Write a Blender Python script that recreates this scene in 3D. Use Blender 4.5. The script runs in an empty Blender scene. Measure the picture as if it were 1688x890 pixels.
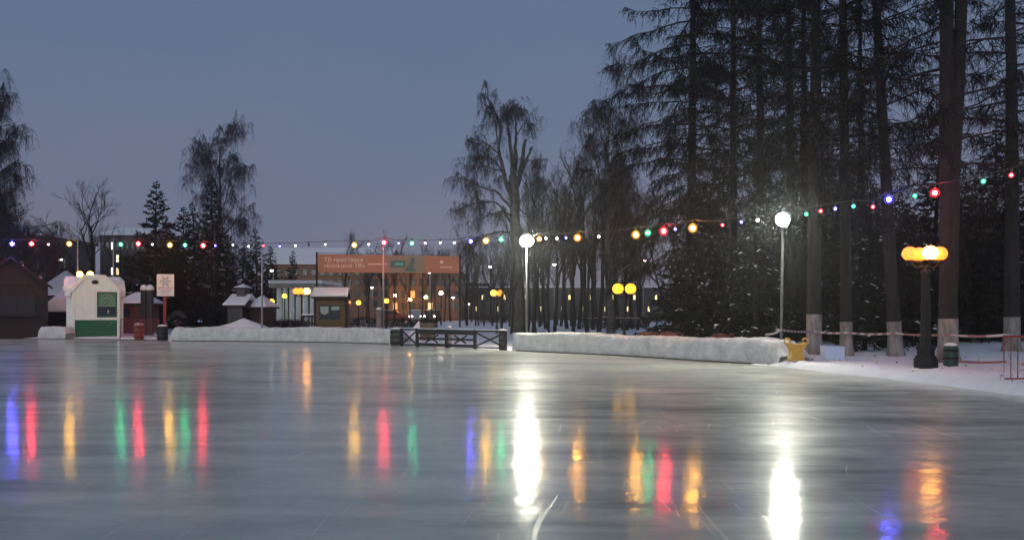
import bpy, math, random
import numpy as np
from mathutils import Vector, noise, Matrix

sc = bpy.context.scene
COL = sc.collection
R = math.radians

# ------------------------------------------------------------------ camera
F, CX, HY, CH = 1325.0, 844.0, 512.0, 1.5      # focal length in photo pixels, centre, horizon row, eye height
cam = bpy.data.cameras.new('camera')
cam.sensor_width = 36.0
cam.lens = 36.0 * F / 1688.0
cam.shift_y = (HY - 445.0) / 1688.0
cam.clip_end = 3000.0
cam_o = bpy.data.objects.new('camera', cam)
COL.objects.link(cam_o)
cam_o.location = (0, 0, CH)
cam_o.rotation_euler = (R(90), 0, 0)
sc.camera = cam_o

# ------------------------------------------------------------------ sky and dusk sun
SUN_EL, SUN_ROT = R(2.0), R(200.0)
w = bpy.data.worlds.new('World')
sc.world = w
w.use_nodes = True
nt = w.node_tree
nt.nodes.clear()
n_out = nt.nodes.new('ShaderNodeOutputWorld')
n_mix = nt.nodes.new('ShaderNodeMixShader')
n_sky = nt.nodes.new('ShaderNodeTexSky')
n_sky.sky_type = 'NISHITA'
n_sky.sun_disc = False
n_sky.sun_elevation = SUN_EL
n_sky.sun_rotation = SUN_ROT
n_b1 = nt.nodes.new('ShaderNodeBackground'); n_b1.inputs[1].default_value = 0.05
n_b2 = nt.nodes.new('ShaderNodeBackground'); n_b2.inputs[1].default_value = 0.95
n_tc = nt.nodes.new('ShaderNodeTexCoord')
n_sep = nt.nodes.new('ShaderNodeSeparateXYZ')
n_ns = nt.nodes.new('ShaderNodeTexNoise'); n_ns.inputs['Scale'].default_value = 2.2; n_ns.inputs['Detail'].default_value = 4
n_mp = nt.nodes.new('ShaderNodeMapping'); n_mp.inputs['Scale'].default_value = (1, 1, 4)
n_ma = nt.nodes.new('ShaderNodeMath'); n_ma.operation = 'MULTIPLY_ADD'; n_ma.inputs[1].default_value = 0.36; n_ma.inputs[2].default_value = -0.18
n_ad = nt.nodes.new('ShaderNodeMath'); n_ad.operation = 'ADD'
n_rp = nt.nodes.new('ShaderNodeValToRGB')
cr = n_rp.color_ramp
cr.elements[0].position = 0.0; cr.elements[0].color = (0.215, 0.215, 0.290, 1)
cr.elements[1].position = 1.0; cr.elements[1].color = (0.175, 0.235, 0.370, 1)
e = cr.elements.new(0.14); e.color = (0.185, 0.215, 0.325, 1)
e = cr.elements.new(0.34); e.color = (0.140, 0.200, 0.325, 1)
L = nt.links.new
L(n_tc.outputs['Generated'], n_sep.inputs[0]); L(n_tc.outputs['Generated'], n_mp.inputs[0]); L(n_mp.outputs[0], n_ns.inputs['Vector'])
L(n_ns.outputs['Fac'], n_ma.inputs[0]); L(n_sep.outputs['Z'], n_ad.inputs[0]); L(n_ma.outputs[0], n_ad.inputs[1])
L(n_ad.outputs[0], n_rp.inputs[0]); L(n_rp.outputs[0], n_b2.inputs[0]); L(n_sky.outputs[0], n_b1.inputs[0])
n_mix.inputs[0].default_value = 0.9
L(n_b1.outputs[0], n_mix.inputs[1]); L(n_b2.outputs[0], n_mix.inputs[2]); L(n_mix.outputs[0], n_out.inputs[0])

sun = bpy.data.lights.new('sun', 'SUN')
sun.energy = 1.05
sun.angle = R(40)
sun.color = (0.97, 1.0, 0.93)
sun_o = bpy.data.objects.new('sun', sun)
COL.objects.link(sun_o)
sun_o.rotation_euler = (R(78), 0, R(-20))

# ------------------------------------------------------------------ render settings
vs = sc.view_settings
vs.view_transform = 'Standard'
vs.look = 'None'
vs.exposure = 0.0
vs.gamma = 1.0
vs.use_curve_mapping = False
cy = sc.cycles
cy.use_denoising = True
cy.sample_clamp_indirect = 8.0
cy.max_bounces = 6
cy.diffuse_bounces = 2
cy.glossy_bounces = 3
cy.transmission_bounces = 3
cy.transparent_max_bounces = 8
cy.volume_bounces = 0
cy.caustics_reflective = False
cy.caustics_refractive = False

# ------------------------------------------------------------------ helpers
def P(px, py, D):
    "photo pixel at depth D -> point"
    return np.array(((px - CX) * D / F, D, CH + (HY - py) * D / F))

def DG(py):
    "depth of the ice level seen at photo row py"
    return CH * F / (py - HY)

class MB:
    "collects shapes; build() links them as one mesh object"
    def __init__(s):
        s.V = []; s.Fs = []; s.n = 0
    def add(s, v, *faces):
        v = np.asarray(v, float).reshape(-1, 3)
        for f in faces:
            f = np.asarray(f, np.int64)
            if f.size:
                s.Fs.append(f + s.n)
        s.V.append(v); s.n += len(v)
        return s
    def box(s, c, d, rz=0.0, M=None):
        x, y, z = [k / 2 for k in d]
        v = np.array([(-x, -y, -z), (x, -y, -z), (x, y, -z), (-x, y, -z), (-x, -y, z), (x, -y, z), (x, y, z), (-x, y, z)])
        if M is not None:
            v = v @ np.array(M).T
        if rz:
            ca, sa = math.cos(rz), math.sin(rz)
            v = np.stack((v[:, 0] * ca - v[:, 1] * sa, v[:, 0] * sa + v[:, 1] * ca, v[:, 2]), 1)
        return s.add(v + np.array(c), [(0, 3, 2, 1), (4, 5, 6, 7), (0, 1, 5, 4), (1, 2, 6, 5), (2, 3, 7, 6), (3, 0, 4, 7)])
    def bb(s, x0, x1, y0, y1, z0, z1):
        return s.box(((x0 + x1) / 2, (y0 + y1) / 2, (z0 + z1) / 2), (x1 - x0, y1 - y0, z1 - z0))
    def bar(s, a, b, wd, th):
        "rectangular bar from a to b in a vertical plane; wd in that plane, th across"
        a = np.array(a, float); b = np.array(b, float)
        t = b - a; Ln = np.linalg.norm(t); t /= Ln
        q = np.cross(t, (0, 0, 1.0))
        if np.linalg.norm(q) < 1e-4: q = np.array((0, 1.0, 0))
        q /= np.linalg.norm(q); u = np.cross(q, t)
        v = []
        for k in (a, b):
            for i, j in ((-1, -1), (1, -1), (1, 1), (-1, 1)):
                v.append(k + u * i * wd / 2 + q * j * th / 2)
        return s.add(v, [(0, 1, 2, 3), (4, 7, 6, 5), (0, 4, 5, 1), (1, 5, 6, 2), (2, 6, 7, 3), (3, 7, 4, 0)])
    def tube(s, pts, rad, n=8, cap=True):
        pts = np.asarray(pts, float); k = len(pts)
        rad = np.broadcast_to(np.asarray(rad, float), (k,))
        t = np.gradient(pts, axis=0); t /= np.linalg.norm(t, axis=1)[:, None] + 1e-9
        ref = np.array((0, 0, 1.0)) if abs(t[:, 2]).mean() < 0.8 else np.array((1.0, 0, 0))
        a = np.cross(t, ref); a /= np.linalg.norm(a, axis=1)[:, None] + 1e-9
        b = np.cross(t, a)
        th = np.arange(n) * 2 * math.pi / n
        v = pts[:, None, :] + rad[:, None, None] * (np.cos(th)[None, :, None] * a[:, None, :] + np.sin(th)[None, :, None] * b[:, None, :])
        i = np.arange(k - 1)[:, None] * n; j = np.arange(n)[None, :]; j2 = (j + 1) % n
        q = np.stack((i + j, i + n + j, i + n + j2, i + j2), -1).reshape(-1, 4)
        s.add(v.reshape(-1, 3), q)
        if cap and n > 3:
            o = s.n - k * n
            s.Fs.append(np.array([list(range(n))]) + o)
            s.Fs.append(np.array([list(range(n))[::-1]]) + o + (k - 1) * n)
        return s
    def lathe(s, prof, c=(0, 0, 0), n=16):
        "prof: list of (radius, z)"
        k = len(prof); th = np.arange(n) * 2 * math.pi / n
        v = np.array([[(r * math.cos(a) + c[0], r * math.sin(a) + c[1], z + c[2]) for a in th] for r, z in prof]).reshape(-1, 3)
        i = np.arange(k - 1)[:, None] * n; j = np.arange(n)[None, :]; j2 = (j + 1) % n
        q = np.stack((i + j, i + j2, i + n + j2, i + n + j), -1).reshape(-1, 4)
        s.add(v, q)
        o = s.n - k * n
        s.Fs.append(np.array([list(range(n))[::-1]]) + o); s.Fs.append(np.array([list(range(n))]) + o + (k - 1) * n)
        return s
    def ball(s, c, r, n=14, sq=1.0):
        m = n // 2
        prof = [(max(1e-4, r * math.sin(math.pi * i / m)), -r * sq * math.cos(math.pi * i / m)) for i in range(m + 1)]
        return s.lathe(prof, c, n)
    def prism(s, prof, y0, y1):
        "prof: list of (x, z), extruded along y"
        k = len(prof)
        v = [(x, y0, z) for x, z in prof] + [(x, y1, z) for x, z in prof]
        s.add(v, [(i, (i + 1) % k, k + (i + 1) % k, k + i) for i in range(k)])
        o = s.n - 2 * k
        s.Fs.append(np.array([list(range(k))[::-1]]) + o); s.Fs.append(np.array([list(range(k))]) + o + k)
        return s
    def prismx(s, prof, x0, x1):
        "prof: list of (y, z), extruded along x"
        k = len(prof)
        v = [(x0, y, z) for y, z in prof] + [(x1, y, z) for y, z in prof]
        s.add(v, [(i, (i + 1) % k, k + (i + 1) % k, k + i) for i in range(k)])
        o = s.n - 2 * k
        s.Fs.append(np.array([list(range(k))[::-1]]) + o); s.Fs.append(np.array([list(range(k))]) + o + k)
        return s
    def strips(s, p0, p1, p2, wd, rng):
        "thin twigs: a bent tapering blade through three points"
        N = len(p0)
        if N == 0: return s
        d = p2 - p0
        q = np.cross(d, rng.normal(size=(N, 3))); q /= np.linalg.norm(q, axis=1)[:, None] + 1e-9
        wd = np.broadcast_to(np.asarray(wd, float), (N,))[:, None]
        v = np.stack((p0 - q * wd / 2, p0 + q * wd / 2, p1 + q * wd * .36, p1 - q * wd * .36, p2), 1).reshape(-1, 3)
        b = np.arange(N)[:, None] * 5
        return s.add(v, b + np.array([[0, 1, 2, 3]]), b + np.array([[3, 2, 4]]))
    def mesh(s, name, mats, smooth=False):
        me = bpy.data.meshes.new(name)
        V = np.concatenate(s.V)
        me.vertices.add(len(V)); me.vertices.foreach_set('co', V.astype(np.float32).ravel())
        li = np.concatenate([f.ravel() for f in s.Fs]).astype(np.int32)
        ct = np.concatenate([np.full(len(f), f.shape[1]) for f in s.Fs])
        st = np.concatenate(([0], np.cumsum(ct)[:-1])).astype(np.int32)
        me.loops.add(len(li)); me.loops.foreach_set('vertex_index', li)
        me.polygons.add(len(ct)); me.polygons.foreach_set('loop_start', st)
        me.polygons.foreach_set('use_smooth', np.full(len(ct), bool(smooth)))
        me.update(calc_edges=True); me.validate()
        for m in (mats if isinstance(mats, (list, tuple)) else [mats]):
            me.materials.append(m)
        return me
    def build(s, name, mat, parent=None, smooth=False, loc=(0, 0, 0)):
        return link(name, s.mesh(name, mat, smooth), parent, loc)

def link(name, me, parent=None, loc=(0, 0, 0)):
    o = bpy.data.objects.new(name, me)
    COL.objects.link(o)
    o.location = loc
    if parent is not None: o.parent = parent
    return o

def tag(o, label, cat, group=None):
    o['label'] = label; o['category'] = cat
    if group: o['group'] = group
    return o

def thing(name, label, cat, loc=(0, 0, 0), rz=0.0, group=None):
    o = bpy.data.objects.new(name, None)
    COL.objects.link(o)
    o.empty_display_size = 0.2
    o.location = loc; o.rotation_euler = (0, 0, rz)
    return tag(o, label, cat, group)

def structure(o):
    o['kind'] = 'structure'; return o

def copy_tree(o, parent=None):
    c = o.copy(); COL.objects.link(c); c.parent = parent
    for ch in list(o.children):
        copy_tree(ch, c)
    return c

# ------------------------------------------------------------------ materials
def new_mat(name):
    m = bpy.data.materials.new(name); m.use_nodes = True
    return m, m.node_tree, m.node_tree.nodes['Principled BSDF']

def mat(name, col, rough=0.8, var=0.25, scale=6.0, bump=0.0, bscale=None, stretch=(1, 1, 1), metal=0.0, rand=0.0, spec=0.5):
    m, t, b = new_mat(name)
    N = t.nodes.new; Lk = t.links.new
    b.inputs['Roughness'].default_value = rough
    b.inputs['Metallic'].default_value = metal
    b.inputs['Specular IOR Level'].default_value = spec
    tc = N('ShaderNodeTexCoord'); mp = N('ShaderNodeMapping'); mp.inputs['Scale'].default_value = stretch
    Lk(tc.outputs['Object'], mp.inputs[0])
    nz = N('ShaderNodeTexNoise'); nz.inputs['Scale'].default_value = scale; nz.inputs['Detail'].default_value = 6; nz.inputs['Roughness'].default_value = 0.65
    Lk(mp.outputs[0], nz.inputs['Vector'])
    rp = N('ShaderNodeValToRGB')
    lo = [c * (1 - var) for c in col]; hi = [min(1, c * (1 + var)) for c in col]
    rp.color_ramp.elements[0].position = 0.3; rp.color_ramp.elements[0].color = (*lo, 1)
    rp.color_ramp.elements[1].position = 0.7; rp.color_ramp.elements[1].color = (*hi, 1)
    Lk(nz.outputs['Fac'], rp.inputs[0])
    out = rp.outputs[0]
    if rand:
        oi = N('ShaderNodeObjectInfo'); hs = N('ShaderNodeHueSaturation')
        mr = N('ShaderNodeMapRange'); mr.inputs[3].default_value = 1 - rand; mr.inputs[4].default_value = 1 + rand
        Lk(oi.outputs['Random'], mr.inputs[0]); Lk(mr.outputs[0], hs.inputs['Value']); Lk(out, hs.inputs['Color'])
        out = hs.outputs[0]
    Lk(out, b.inputs['Base Color'])
    if bump:
        nb = N('ShaderNodeTexNoise'); nb.inputs['Scale'].default_value = bscale or scale * 2; nb.inputs['Detail'].default_value = 6
        Lk(mp.outputs[0], nb.inputs['Vector'])
        bp = N('ShaderNodeBump'); bp.inputs['Strength'].default_value = 0.8; bp.inputs['Distance'].default_value = bump
        Lk(nb.outputs['Fac'], bp.inputs['Height']); Lk(bp.outputs[0], b.inputs['Normal'])
    return m

def emit(name, col, s, base=None):
    m, t, b = new_mat(name)
    b.inputs['Base Color'].default_value = (*(base or col), 1)
    b.inputs['Emission Color'].default_value = (*col, 1)
    b.inputs['Emission Strength'].default_value = s
    b.inputs['Roughness'].default_value = 0.4
    return m

def glow_shell(name, col, s, clear=0.5):
    "bulb glow put into an oversize tinted shell: part clear so that the core shows, part glowing"
    m = bpy.data.materials.new(name); m.use_nodes = True
    t = m.node_tree; t.nodes.clear()
    o = t.nodes.new('ShaderNodeOutputMaterial'); mx = t.nodes.new('ShaderNodeMixShader')
    tr = t.nodes.new('ShaderNodeBsdfTransparent'); em = t.nodes.new('ShaderNodeEmission')
    em.inputs[0].default_value = (*col, 1); em.inputs[1].default_value = s
    mx.inputs[0].default_value = 1 - clear
    t.links.new(tr.outputs[0], mx.inputs[1]); t.links.new(em.outputs[0], mx.inputs[2]); t.links.new(mx.outputs[0], o.inputs[0])
    return m

M = {}
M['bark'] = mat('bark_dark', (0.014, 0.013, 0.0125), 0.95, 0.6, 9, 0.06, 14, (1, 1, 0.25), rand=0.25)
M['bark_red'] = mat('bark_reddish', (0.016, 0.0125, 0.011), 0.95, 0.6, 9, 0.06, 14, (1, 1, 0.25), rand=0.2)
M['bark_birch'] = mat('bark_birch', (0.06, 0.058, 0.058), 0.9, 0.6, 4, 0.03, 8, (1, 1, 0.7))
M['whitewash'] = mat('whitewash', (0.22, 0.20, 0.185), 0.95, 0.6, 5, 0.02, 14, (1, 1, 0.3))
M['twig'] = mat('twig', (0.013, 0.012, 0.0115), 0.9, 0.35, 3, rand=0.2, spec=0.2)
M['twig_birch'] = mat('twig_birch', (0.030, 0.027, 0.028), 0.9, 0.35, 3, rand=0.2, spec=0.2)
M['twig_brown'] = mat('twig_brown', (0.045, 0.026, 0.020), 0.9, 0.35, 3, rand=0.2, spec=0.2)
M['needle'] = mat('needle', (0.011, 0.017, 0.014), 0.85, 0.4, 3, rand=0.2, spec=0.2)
M['snow'] = mat('snow', (0.74, 0.76, 0.79), 0.85, 0.05, 3, 0.05, 5)
M['snow_wall'] = mat('packed_snow', (0.62, 0.62, 0.61), 0.85, 0.22, 3.0, 0.07, 11)
M['snow_roof'] = mat('roof_snow', (0.78, 0.76, 0.77), 0.85, 0.06, 3, 0.02, 8)
M['white_paint'] = mat('white_paint', (0.84, 0.86, 0.80), 0.5, 0.07, 4, 0.002, 30, rand=0.03)
M['green_paint'] = mat('green_paint', (0.018, 0.115, 0.052), 0.5, 0.2, 3)
M['wood_dark'] = mat('dark_wood', (0.024, 0.015, 0.012), 0.8, 0.35, 5, 0.006, 20, (1, 1, 6), rand=0.15)
M['wood'] = mat('brown_wood', (0.13, 0.085, 0.045), 0.75, 0.35, 5, 0.006, 20, (1, 1, 6), rand=0.15)
M['wood_red'] = mat('red_wood', (0.13, 0.045, 0.032), 0.8, 0.25, 5, rand=0.1)
M['black_paint'] = mat('black_paint', (0.018, 0.019, 0.022), 0.55, 0.3, 6)
M['iron'] = mat('black_iron', (0.010, 0.010, 0.011), 0.6, 0.3, 8, 0.003, 25, spec=0.25)
M['steel'] = mat('grey_steel', (0.32, 0.33, 0.34), 0.5, 0.2, 6, metal=0.3)
M['pole_steel'] = mat('dull_pole_steel', (0.13, 0.135, 0.14), 0.6, 0.25, 6, metal=0.2)
M['post_wood'] = mat('grey_post_wood', (0.22, 0.19, 0.15), 0.85, 0.35, 5, 0.006, 20, (1, 1, 0.2))
M['red_metal'] = mat('red_metal', (0.26, 0.028, 0.028), 0.5, 0.2, 5)
M['orange_plastic'] = mat('orange_plastic', (0.30, 0.09, 0.03), 0.5, 0.2, 4)
M['yellow_plastic'] = mat('yellow_plastic', (0.56, 0.33, 0.06), 0.5, 0.15, 3)
M['brown_plastic'] = mat('brown_plastic', (0.13, 0.045, 0.025), 0.5, 0.2, 3)
M['grey_plastic'] = mat('grey_plastic', (0.35, 0.35, 0.36), 0.5, 0.15, 3)
M['cable'] = mat('cable', (0.03, 0.03, 0.03), 0.7, 0.2, 3)
M['plaster'] = mat('pale_plaster', (0.30, 0.27, 0.25), 0.9, 0.2, 0.7)
M['plaster_dark'] = mat('dark_plaster', (0.05, 0.045, 0.05), 0.9, 0.25, 0.7)
M['plaster_warm'] = mat('warm_plaster', (0.20, 0.11, 0.065), 0.9, 0.2, 0.7)
M['roof_metal'] = mat('roof_metal', (0.20, 0.12, 0.10), 0.7, 0.25, 1)
M['board_sign'] = mat('sign_board', (0.70, 0.70, 0.68), 0.5, 0.04, 4)
M['sign_grey'] = mat('sign_grey_print', (0.20, 0.24, 0.28), 0.6, 0.1, 4)
M['sign_red'] = mat('sign_red_print', (0.45, 0.10, 0.10), 0.6, 0.1, 4)
M['blue_ice'] = mat('blue_snow_block', (0.45, 0.56, 0.72), 0.7, 0.1, 4, 0.02, 8)
M['hedge'] = mat('hedge_twig', (0.030, 0.024, 0.022), 0.9, 0.4, 3, rand=0.2, spec=0.2)
M['rubble'] = mat('dirty_wood_barrel', (0.075, 0.08, 0.06), 0.8, 0.4, 6, 0.01, 16)
M['green_bin'] = mat('dark_green_bin', (0.012, 0.05, 0.04), 0.6, 0.3, 6)
M['glass_dark'] = mat('dark_glass', (0.03, 0.045, 0.05), 0.12, 0.3, 2)
M['kerb'] = mat('rink_kerb', (0.055, 0.05, 0.045), 0.8, 0.3, 5, 0.004, 20)
M['warm_window'] = emit('lit_window_warm', (1.0, 0.72, 0.38), 1.3)
M['white_window'] = emit('lit_window_white', (1.0, 0.90, 0.62), 2.4)
M['orange_window'] = emit('lit_window_orange', (1.0, 0.42, 0.12), 0.9)
M['yellow_window'] = emit('lit_window_yellow', (1.0, 0.85, 0.35), 1.4)
M['banner'] = emit('banner_glow_cloth', (0.55, 0.13, 0.03), 0.13, (0.33, 0.085, 0.035))  # banner cloth and prints get a slight added glow to lift their colour
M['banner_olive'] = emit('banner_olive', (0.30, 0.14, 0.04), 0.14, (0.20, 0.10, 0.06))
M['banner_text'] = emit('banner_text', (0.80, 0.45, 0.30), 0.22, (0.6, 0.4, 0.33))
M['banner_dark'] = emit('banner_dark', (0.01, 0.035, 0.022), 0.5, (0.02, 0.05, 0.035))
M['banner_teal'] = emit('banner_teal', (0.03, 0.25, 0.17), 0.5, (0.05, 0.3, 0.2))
M['flood_lens'] = emit('flood_lens', (1.0, 0.99, 0.80), 850.0, (1, 1, 1))
M['flood_lens_bright'] = emit('flood_lens_bright', (1.0, 0.99, 0.80), 1350.0, (1, 1, 1))
M['lamp_white'] = emit('street_lamp_white', (1.0, 0.93, 0.80), 14.0)

# ice: hazy blue-grey sheet, polished film on top, skate scratches and frosted patches
def ice_material():
    m, t, b = new_mat('rink_ice')
    N = t.nodes.new; Lk = t.links.new
    tc = N('ShaderNodeTexCoord')
    def nz(scale, detail=4, stretch=(1, 1, 1), rot=0.0, rough=0.6):
        mp = N('ShaderNodeMapping'); mp.inputs['Scale'].default_value = stretch; mp.inputs['Rotation'].default_value = (0, 0, rot)
        Lk(tc.outputs['Object'], mp.inputs[0])
        n = N('ShaderNodeTexNoise'); n.inputs['Scale'].default_value = scale; n.inputs['Detail'].default_value = detail; n.inputs['Roughness'].default_value = rough
        Lk(mp.outputs[0], n.inputs['Vector']); return n.outputs['Fac']
    def rng(v, a, b_, c, d):
        r = N('ShaderNodeMapRange'); r.inputs[1].default_value = a; r.inputs[2].default_value = b_; r.inputs[3].default_value = c; r.inputs[4].default_value = d
        Lk(v, r.inputs[0]); return r.outputs[0]
    def op(o, a, b_):
        q = N('ShaderNodeMath'); q.operation = o
        for i, k in enumerate((a, b_)):
            if isinstance(k, (int, float)): q.inputs[i].default_value = k
            else: Lk(k, q.inputs[i])
        return q.outputs[0]
    patch = nz(0.22, 6, (1, 1.7, 1), 0.3)
    fine = nz(3.0, 6)
    sweep = nz(0.9, 5, (0.35, 2.2, 1), 0.25)              # bands left by the resurfacing
    scr1 = rng(nz(2.2, 3, (0.35, 9, 1), 0.5), 0.66, 0.72, 0, 1)
    scr2 = rng(nz(2.0, 3, (0.3, 8, 1), -0.7), 0.67, 0.73, 0, 1)
    wn = N('ShaderNodeTexNoise'); wn.inputs['Scale'].default_value = 0.16; wn.inputs['Detail'].default_value = 1; Lk(tc.outputs['Object'], wn.inputs['Vector'])
    wv = N('ShaderNodeVectorMath'); wv.operation = 'SCALE'; wv.inputs[3].default_value = 5.0; Lk(wn.outputs['Color'], wv.inputs[0])
    wa = N('ShaderNodeVectorMath'); wa.operation = 'ADD'; Lk(tc.outputs['Object'], wa.inputs[0]); Lk(wv.outputs[0], wa.inputs[1])
    def cut(scale, stretch, rot, lo):
        mp = N('ShaderNodeMapping'); mp.inputs['Scale'].default_value = stretch; mp.inputs['Rotation'].default_value = (0, 0, rot); Lk(wa.outputs[0], mp.inputs[0])
        n = N('ShaderNodeTexNoise'); n.inputs['Scale'].default_value = scale; n.inputs['Detail'].default_value = 2; Lk(mp.outputs[0], n.inputs['Vector'])
        return rng(n.outputs['Fac'], lo, lo + 0.03, 0, 1)
    cuts = op('MAXIMUM', op('MAXIMUM', cut(1.3, (9.0, 0.22, 1), 0.9, 0.708), cut(1.2, (10.0, 0.2, 1), -1.0, 0.712)), cut(1.5, (8.0, 0.25, 1), 0.2, 0.718))
    scr3 = op('MAXIMUM', cuts, rng(nz(1.6, 2, (7.0, 0.30, 1), 0.55), 0.69, 0.73, 0, 1))
    scr4 = rng(nz(1.4, 2, (8.0, 0.26, 1), -0.75), 0.70, 0.74, 0, 1)
    scr = op('MAXIMUM', op('MAXIMUM', scr1, scr2), op('MAXIMUM', scr3, scr4))
    frost = rng(op('ADD', op('MULTIPLY', patch, 0.6), op('MULTIPLY', sweep, 0.4)), 0.38, 0.62, 0, 1)
    rp = N('ShaderNodeValToRGB')
    rp.color_ramp.elements[0].color = (0.16, 0.185, 0.185, 1); rp.color_ramp.elements[1].color = (0.52, 0.55, 0.51, 1)
    Lk(op('ADD', op('MULTIPLY', frost, 0.75), op('ADD', op('MULTIPLY', fine, 0.2), op('MULTIPLY', scr, 0.25))), rp.inputs[0])
    Lk(rp.outputs[0], b.inputs['Base Color'])
    rr = op('ADD', rng(frost, 0, 1, 0.07, 0.15), op('ADD', rng(fine, 0.3, 0.7, -0.01, 0.03), op('MULTIPLY', scr, 0.10)))
    Lk(rr, b.inputs['Roughness'])
    b.inputs['IOR'].default_value = 1.31
    h = op('MULTIPLY', nz(0.9, 2, (1, 0.8, 1), 0.2), 0.55)
    h = op('ADD', h, op('MULTIPLY', nz(3.2, 3, (0.8, 1.0, 1), 0.5), 0.46))
    h = op('ADD', h, op('MULTIPLY', nz(10.0, 4, (0.8, 0.5, 1), -0.3, 0.7), 0.26))
    h = op('ADD', h, op('MULTIPLY', nz(45.0, 3, (1, 0.5, 1)), 0.02))
    h = op('ADD', h, op('MULTIPLY', scr, -0.05))
    bp = N('ShaderNodeBump'); bp.inputs['Strength'].default_value = 1.0; bp.inputs['Distance'].default_value = 0.0085
    Lk(h, bp.inputs['Height']); Lk(bp.outputs[0], b.inputs['Normal'])
    df = N('ShaderNodeBsdfPrincipled'); df.inputs['Base Color'].default_value = (0.62, 0.65, 0.56, 1); df.inputs['Roughness'].default_value = 0.40; df.inputs['IOR'].default_value = 1.31; Lk(bp.outputs[0], df.inputs['Normal']); mx = N('ShaderNodeMixShader')   # thin frost ground off the blades
    Lk(op('ADD', op('MULTIPLY', op('MULTIPLY', frost, rng(nz(1.7, 6, (0.8, 1.2, 1), 0.4, 0.75), 0.3, 0.7, 0.15, 1.35)), 0.54), op('ADD', op('MULTIPLY', scr, 0.14), 0.22)), mx.inputs[0])
    Lk(b.outputs[0], mx.inputs[1]); Lk(df.outputs[0], mx.inputs[2]); Lk(mx.outputs[0], t.nodes['Material Output'].inputs[0])
    return m
M['ice'] = ice_material()

# ------------------------------------------------------------------ rink outline (photo pixel of the ice edge -> ice level)
EDGE_PX = [(-420, 556), (-150, 558), (0, 559), (62, 559), (120, 559.5), (195, 560), (275, 562), (400, 563), (520, 564), (640, 567), (740, 572), (838, 578), (950, 583),
           (1050, 588), (1150, 595), (1240, 600), (1290, 603), (1350, 612), (1420, 619), (1500, 628), (1600, 640), (1688, 653), (1850, 671), (2070, 694)]
EDGE = [((x - CX) * DG(y) / F, DG(y)) for x, y in EDGE_PX]
def smooth_path(pts, step):
    pts = np.array(pts, float)
    d = np.concatenate(([0], np.cumsum(np.linalg.norm(np.diff(pts, axis=0), axis=1))))
    s = np.arange(0, d[-1], step)
    q = np.stack([np.interp(s, d, pts[:, i]) for i in range(pts.shape[1])], 1)
    k = max(1, int(1.2 / step)); pad = np.concatenate((np.repeat(q[:1], k, 0), q, np.repeat(q[-1:], k, 0)))
    ker = np.ones(2 * k + 1) / (2 * k + 1)
    q = np.stack([np.convolve(pad[:, i], ker, 'valid') for i in range(pts.shape[1])], 1)
    return q
EP = smooth_path(EDGE + [(11.2, 7.0), (12.2, 2.0), (12.0, -6.0), (9, -14)], 0.5)
RING = [tuple(p) for p in EP] + [(-20, -16), (-46, -14), (-52, 10)]
RINGA = np.array(RING)

def inside(x, y):
    c = np.zeros(np.shape(x), bool)
    for (x1, y1), (x2, y2) in zip(RING, RING[1:] + RING[:1]):
        if y1 == y2: continue
        t = ((y1 > y) != (y2 > y)) & (x < (x2 - x1) * (y - y1) / (y2 - y1) + x1)
        c ^= t
    return c
def edge_dist(x, y):
    d = np.full(np.shape(x), 1e9)
    for (x1, y1), (x2, y2) in zip(RING, RING[1:] + RING[:1]):
        vx, vy = x2 - x1, y2 - y1; l2 = vx * vx + vy * vy + 1e-9
        t = np.clip(((x - x1) * vx + (y - y1) * vy) / l2, 0, 1)
        d = np.minimum(d, np.hypot(x - x1 - t * vx, y - y1 - t * vy))
    return d
def gz(x, y):
    "height of the snow-covered ground outside the rink"
    x = float(x); y = float(y)
    return 0.10 + 0.06 * noise.noise((x * 0.12, y * 0.12, 3.1)) + 0.03 * noise.noise((x * 0.5, y * 0.5, 7.7))

def make_ground():
    def axis(a):
        return np.unique(np.round(np.concatenate(a), 3))
    xs = axis([np.linspace(-900, -70, 15), np.arange(-70, 2, 0.8), np.arange(2, 18, 0.28), np.arange(18, 60, 0.8), np.linspace(60, 900, 15)])
    ys = axis([np.linspace(-300, -20, 6), np.arange(-20, 12, 2.0), np.arange(12, 30, 0.3), np.arange(30, 60, 0.8), np.arange(60, 130, 2.5), np.linspace(130, 1600, 14)])
    X, Y = np.meshgrid(xs, ys)
    ins = inside(X, Y); d = np.where(ins, -edge_dist(X, Y), edge_dist(X, Y))
    Z = np.zeros_like(X)
    fl = X.ravel(), Y.ravel()
    H = np.array([gz(a, b) for a, b in zip(*fl)]).reshape(X.shape)
    t = np.clip((d - 0.1) / 0.9, 0, 1); t = t * t * (3 - 2 * t)
    Z = -0.12 + (H + 0.12) * t
    tramp = np.array([noise.noise((a * 1.7, b * 1.7, 0.3)) for a, b in zip(*fl)]).reshape(X.shape) * 0.035
    tramp += np.array([noise.noise((a * 2.9, b * 2.9, 5.3)) - max(0, noise.noise((a * 1.3, b * 1.3, 9.3))) * 0.8 for a, b in zip(*fl)]).reshape(X.shape) * 0.05
    Z += np.where((d > 0.6) & (np.hypot(X, Y - 20) < 60), tramp, 0)
    nx, ny = len(xs), len(ys)
    i = np.arange(ny - 1)[:, None] * nx + np.arange(nx - 1)[None, :]
    q = np.stack((i, i + 1, i + nx + 1, i + nx), -1).reshape(-1, 4)
    mb = MB().add(np.stack((X, Y, Z), -1).reshape(-1, 3), q)
    structure(mb.build('snowy_ground', M['snow'], None, True))
make_ground()

def make_ice():
    "one sheet cut to the rink outline"
    mb = MB(); k = len(RING)
    mb.add([(x, y, 0.0) for x, y in RING], [list(range(k))])
    structure(mb.build('ice_rink', M['ice']))
make_ice()

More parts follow.
